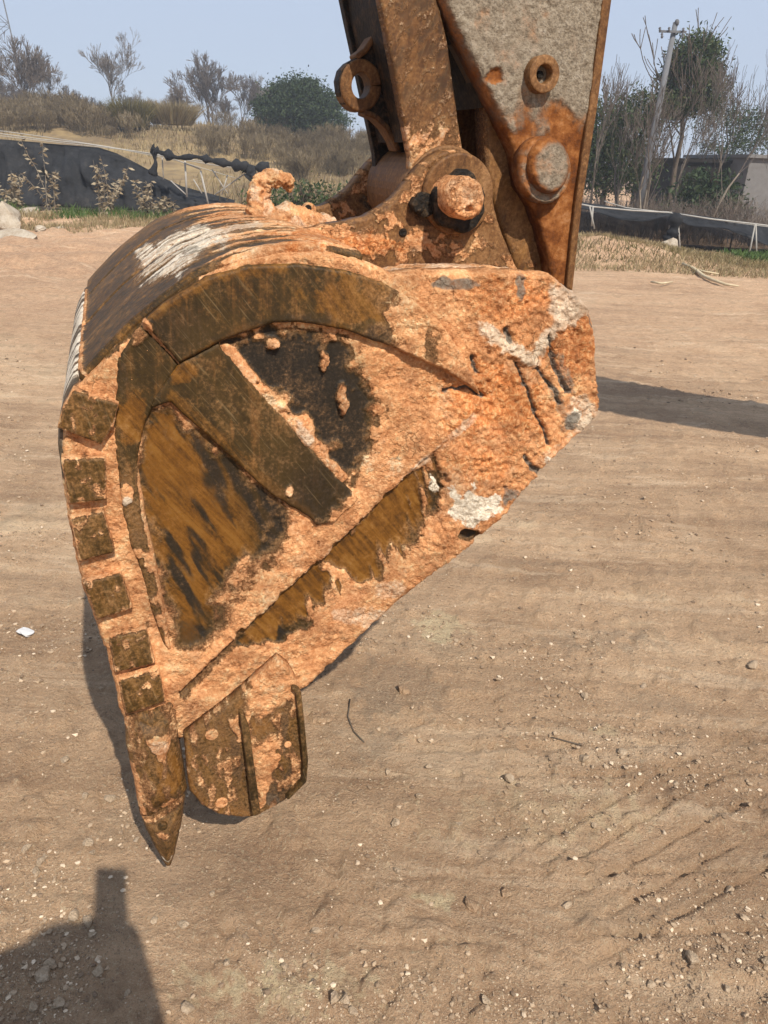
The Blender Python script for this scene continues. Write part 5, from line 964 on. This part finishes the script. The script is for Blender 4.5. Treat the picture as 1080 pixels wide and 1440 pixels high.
def gravel():
    base = []
    for s in range(5):
        bm = bmesh.new(); bmesh.ops.create_icosphere(bm, subdivisions=1, radius=1); rg = random.Random(s)
        for v in bm.verts: v.co *= rg.uniform(.5, 1.2); v.co.z *= .62
        bm.verts.ensure_lookup_table(); base.append((np.array([v.co[:] for v in bm.verts]), [tuple(v.index for v in f.verts) for f in bm.faces])); bm.free()
    rg = np.random.default_rng(12); V = []; Fc = []; n = 0; N = 24000
    px = rg.uniform(-60, 1140, N*3); py = 470+970*rg.random(N*3)**.8; d = fw[None]+(px-540)[:, None]/F*rt-(py-720)[:, None]/F*upv; P = CAMP+d*(-EYE/d[:, 2])[:, None]; x, y = P[:, 0], P[:, 1]
    dens = .10+.9*sst(fbm(x*3.1, y*3.1, 4, 9), .46, .66); k = rg.random(len(x)) < dens*.75; x, y = x[k][:N], y[k][:N]; z = gheight(x, y); ds = np.hypot(x, y)
    for i in range(len(x)):
        r = .0011*(1+rg.pareto(2.1))*(.75+.35*ds[i]); r = min(r, .006+.0016*ds[i]); b, f = base[i % 5]; a = rg.uniform(0, 6.283); c_, s_ = math.cos(a), math.sin(a); q = b*r*np.array([1, rg.uniform(.65, 1), 1]); V.append(np.stack([q[:, 0]*c_-q[:, 1]*s_+x[i], q[:, 0]*s_+q[:, 1]*c_+y[i], q[:, 2]+z[i]+r*.22], -1)); Fc += [tuple(j+n for j in t) for t in f]; n += len(b)
    me = bpy.data.meshes.new('gravel'); me.from_pydata(np.concatenate(V).tolist(), [], Fc)
    m = NT('gravel_stones'); g = m.t.nodes.new('ShaderNodeNewGeometry'); col = m.ramp(g.outputs['Random Per Island'], [(0, (0.174, 0.123, 0.0827)), (.5, (0.319, 0.232, 0.152)), (.85, (0.45, 0.341, 0.232)), (1, (0.667, 0.551, 0.406))]); m.fin(col, .9, m.bump(m.noise(160, 3), .4, .004), None, .15)
    setp(link('gravel', me, m.m, None, False), kind='stuff')
gravel()
# the photographer stands behind the camera; only the shadow falls into the picture
def person():
    root = empty('person', 'person in a dark jacket holding up a phone behind the bucket view', 'person', (-.03, -.40, 0))
    J = {'pel': (0, 0, .92, .15, .12), 'sp': (0, .0, 1.12, .15, .11), 'ch': (0, .02, 1.32, .18, .12), 'nk': (0, .03, 1.47, .06, .06), 'hd0': (.03, .07, 1.53, .075, .085), 'hd1': (.05, .09, 1.64, .085, .095),
         'ls': (-.19, .04, 1.36, .10, .10), 'le': (-.24, .29, 1.30, .09, .09), 'lw': (-.01, .34, 1.40, .06, .06), 'lh': (.02, .365, 1.46, .034, .026),
         'rs': (.17, .04, 1.36, .10, .10), 're': (.09, .26, 1.22, .085, .085), 'rw': (.07, .34, 1.41, .045, .045), 'rh': (.065, .365, 1.46, .034, .026),
         'lp': (-.10, 0, .86, .10, .10), 'lk': (-.11, .02, .48, .065, .065), 'la': (-.11, -.02, .09, .045, .045), 'lt': (-.12, .14, .04, .04, .035),
         'rp': (.10, 0, .86, .10, .10), 'rk': (.11, .02, .48, .065, .065), 'ra': (.11, -.02, .09, .045, .045), 'rt': (.12, .14, .04, .04, .035)}
    E_ = [('pel', 'sp'), ('sp', 'ch'), ('ch', 'nk'), ('nk', 'hd0'), ('hd0', 'hd1'), ('ch', 'ls'), ('ls', 'le'), ('le', 'lw'), ('lw', 'lh'), ('ch', 'rs'), ('rs', 're'), ('re', 'rw'), ('rw', 'rh'), ('pel', 'lp'), ('lp', 'lk'), ('lk', 'la'), ('la', 'lt'), ('pel', 'rp'), ('rp', 'rk'), ('rk', 'ra'), ('ra', 'rt')]
    ks = list(J); me = bpy.data.meshes.new('body'); me.from_pydata([J[k][:3] for k in ks], [(ks.index(a), ks.index(b)) for a, b in E_], []); o = bpy.data.objects.new('body', me); COL.objects.link(o); o.parent = root
    me.materials.append(simple('dark_jacket', [(.02, .022, .03), (.045, .047, .055)], 20)); s = o.modifiers.new('skin', 'SKIN'); s.use_smooth_shade = True
    for i, k in enumerate(ks): me.skin_vertices[0].data[i].radius = J[k][3:]
    me.skin_vertices[0].data[0].use_root = True; q = o.modifiers.new('sub', 'SUBSURF'); q.levels = 2; q.render_levels = 2
    bm = bmesh.new(); bmesh.ops.create_uvsphere(bm, u_segments=24, v_segments=16, radius=1)
    for v in bm.verts: v.co = Vector((v.co.x*.098+.05, v.co.y*.112+.07, v.co.z*.105+1.645)); 
    bmesh.ops.delete(bm, geom=[v for v in bm.verts if v.co.y > .11 and v.co.z < 1.69], context='VERTS'); h = bpy.data.meshes.new('hair'); bm.to_mesh(h); bm.free(); link('hair', h, M_black, root)
    skin = simple('skin', [(.42, .24, .16), (.52, .31, .21)], 30, .55)
    for sx, hx in ((-1, .015), (1, .070)):
        m = MB()
        for f in range(4): b0 = Vector((hx+sx*.0, .375, 1.47+.022*f)); m.tube([b0, b0+Vector((-sx*.012, .028, .004)), b0+Vector((-sx*.035*(1-.1*abs(f-1.5)), .034, .008))], [.009, .0085, .0065], 8)
        b0 = Vector((hx, .37, 1.455)); m.tube([b0, b0+Vector((-sx*.02, -.012, .03)), b0+Vector((-sx*.03, -.010, .055))], [.011, .010, .007], 8); m.build('fingers', skin, root, True)
    ph = empty('phone', 'dark phone held upright at the camera position', 'phone', (.012, -.022, EYE-.045), 0); m = MB(); m.box((0, 0, 0), (.036, .004, .075), Matrix.Rotation(-PITCH, 3, 'X')); m.build('case', M_black, ph, bevel=.002)
person()
# ------------------------------------------------------------------ thin air haze round the whole yard
def haze():
    m = MB(); m.box((0, 62, 9.0), (105, 78, 10.0)); o = m.build('haze', None)
    M = bpy.data.materials.new('air'); M.use_nodes = True; t = M.node_tree; t.nodes.clear(); v = t.nodes.new('ShaderNodeVolumePrincipled'); v.inputs['Color'].default_value = (.86, .90, .97, 1); v.inputs['Density'].default_value = .0026; v.inputs['Anisotropy'].default_value = .2
    u = t.nodes.new('ShaderNodeOutputMaterial'); t.links.new(v.outputs[0], u.inputs['Volume']); o.data.materials.append(M); setp(o, kind='stuff')
haze()
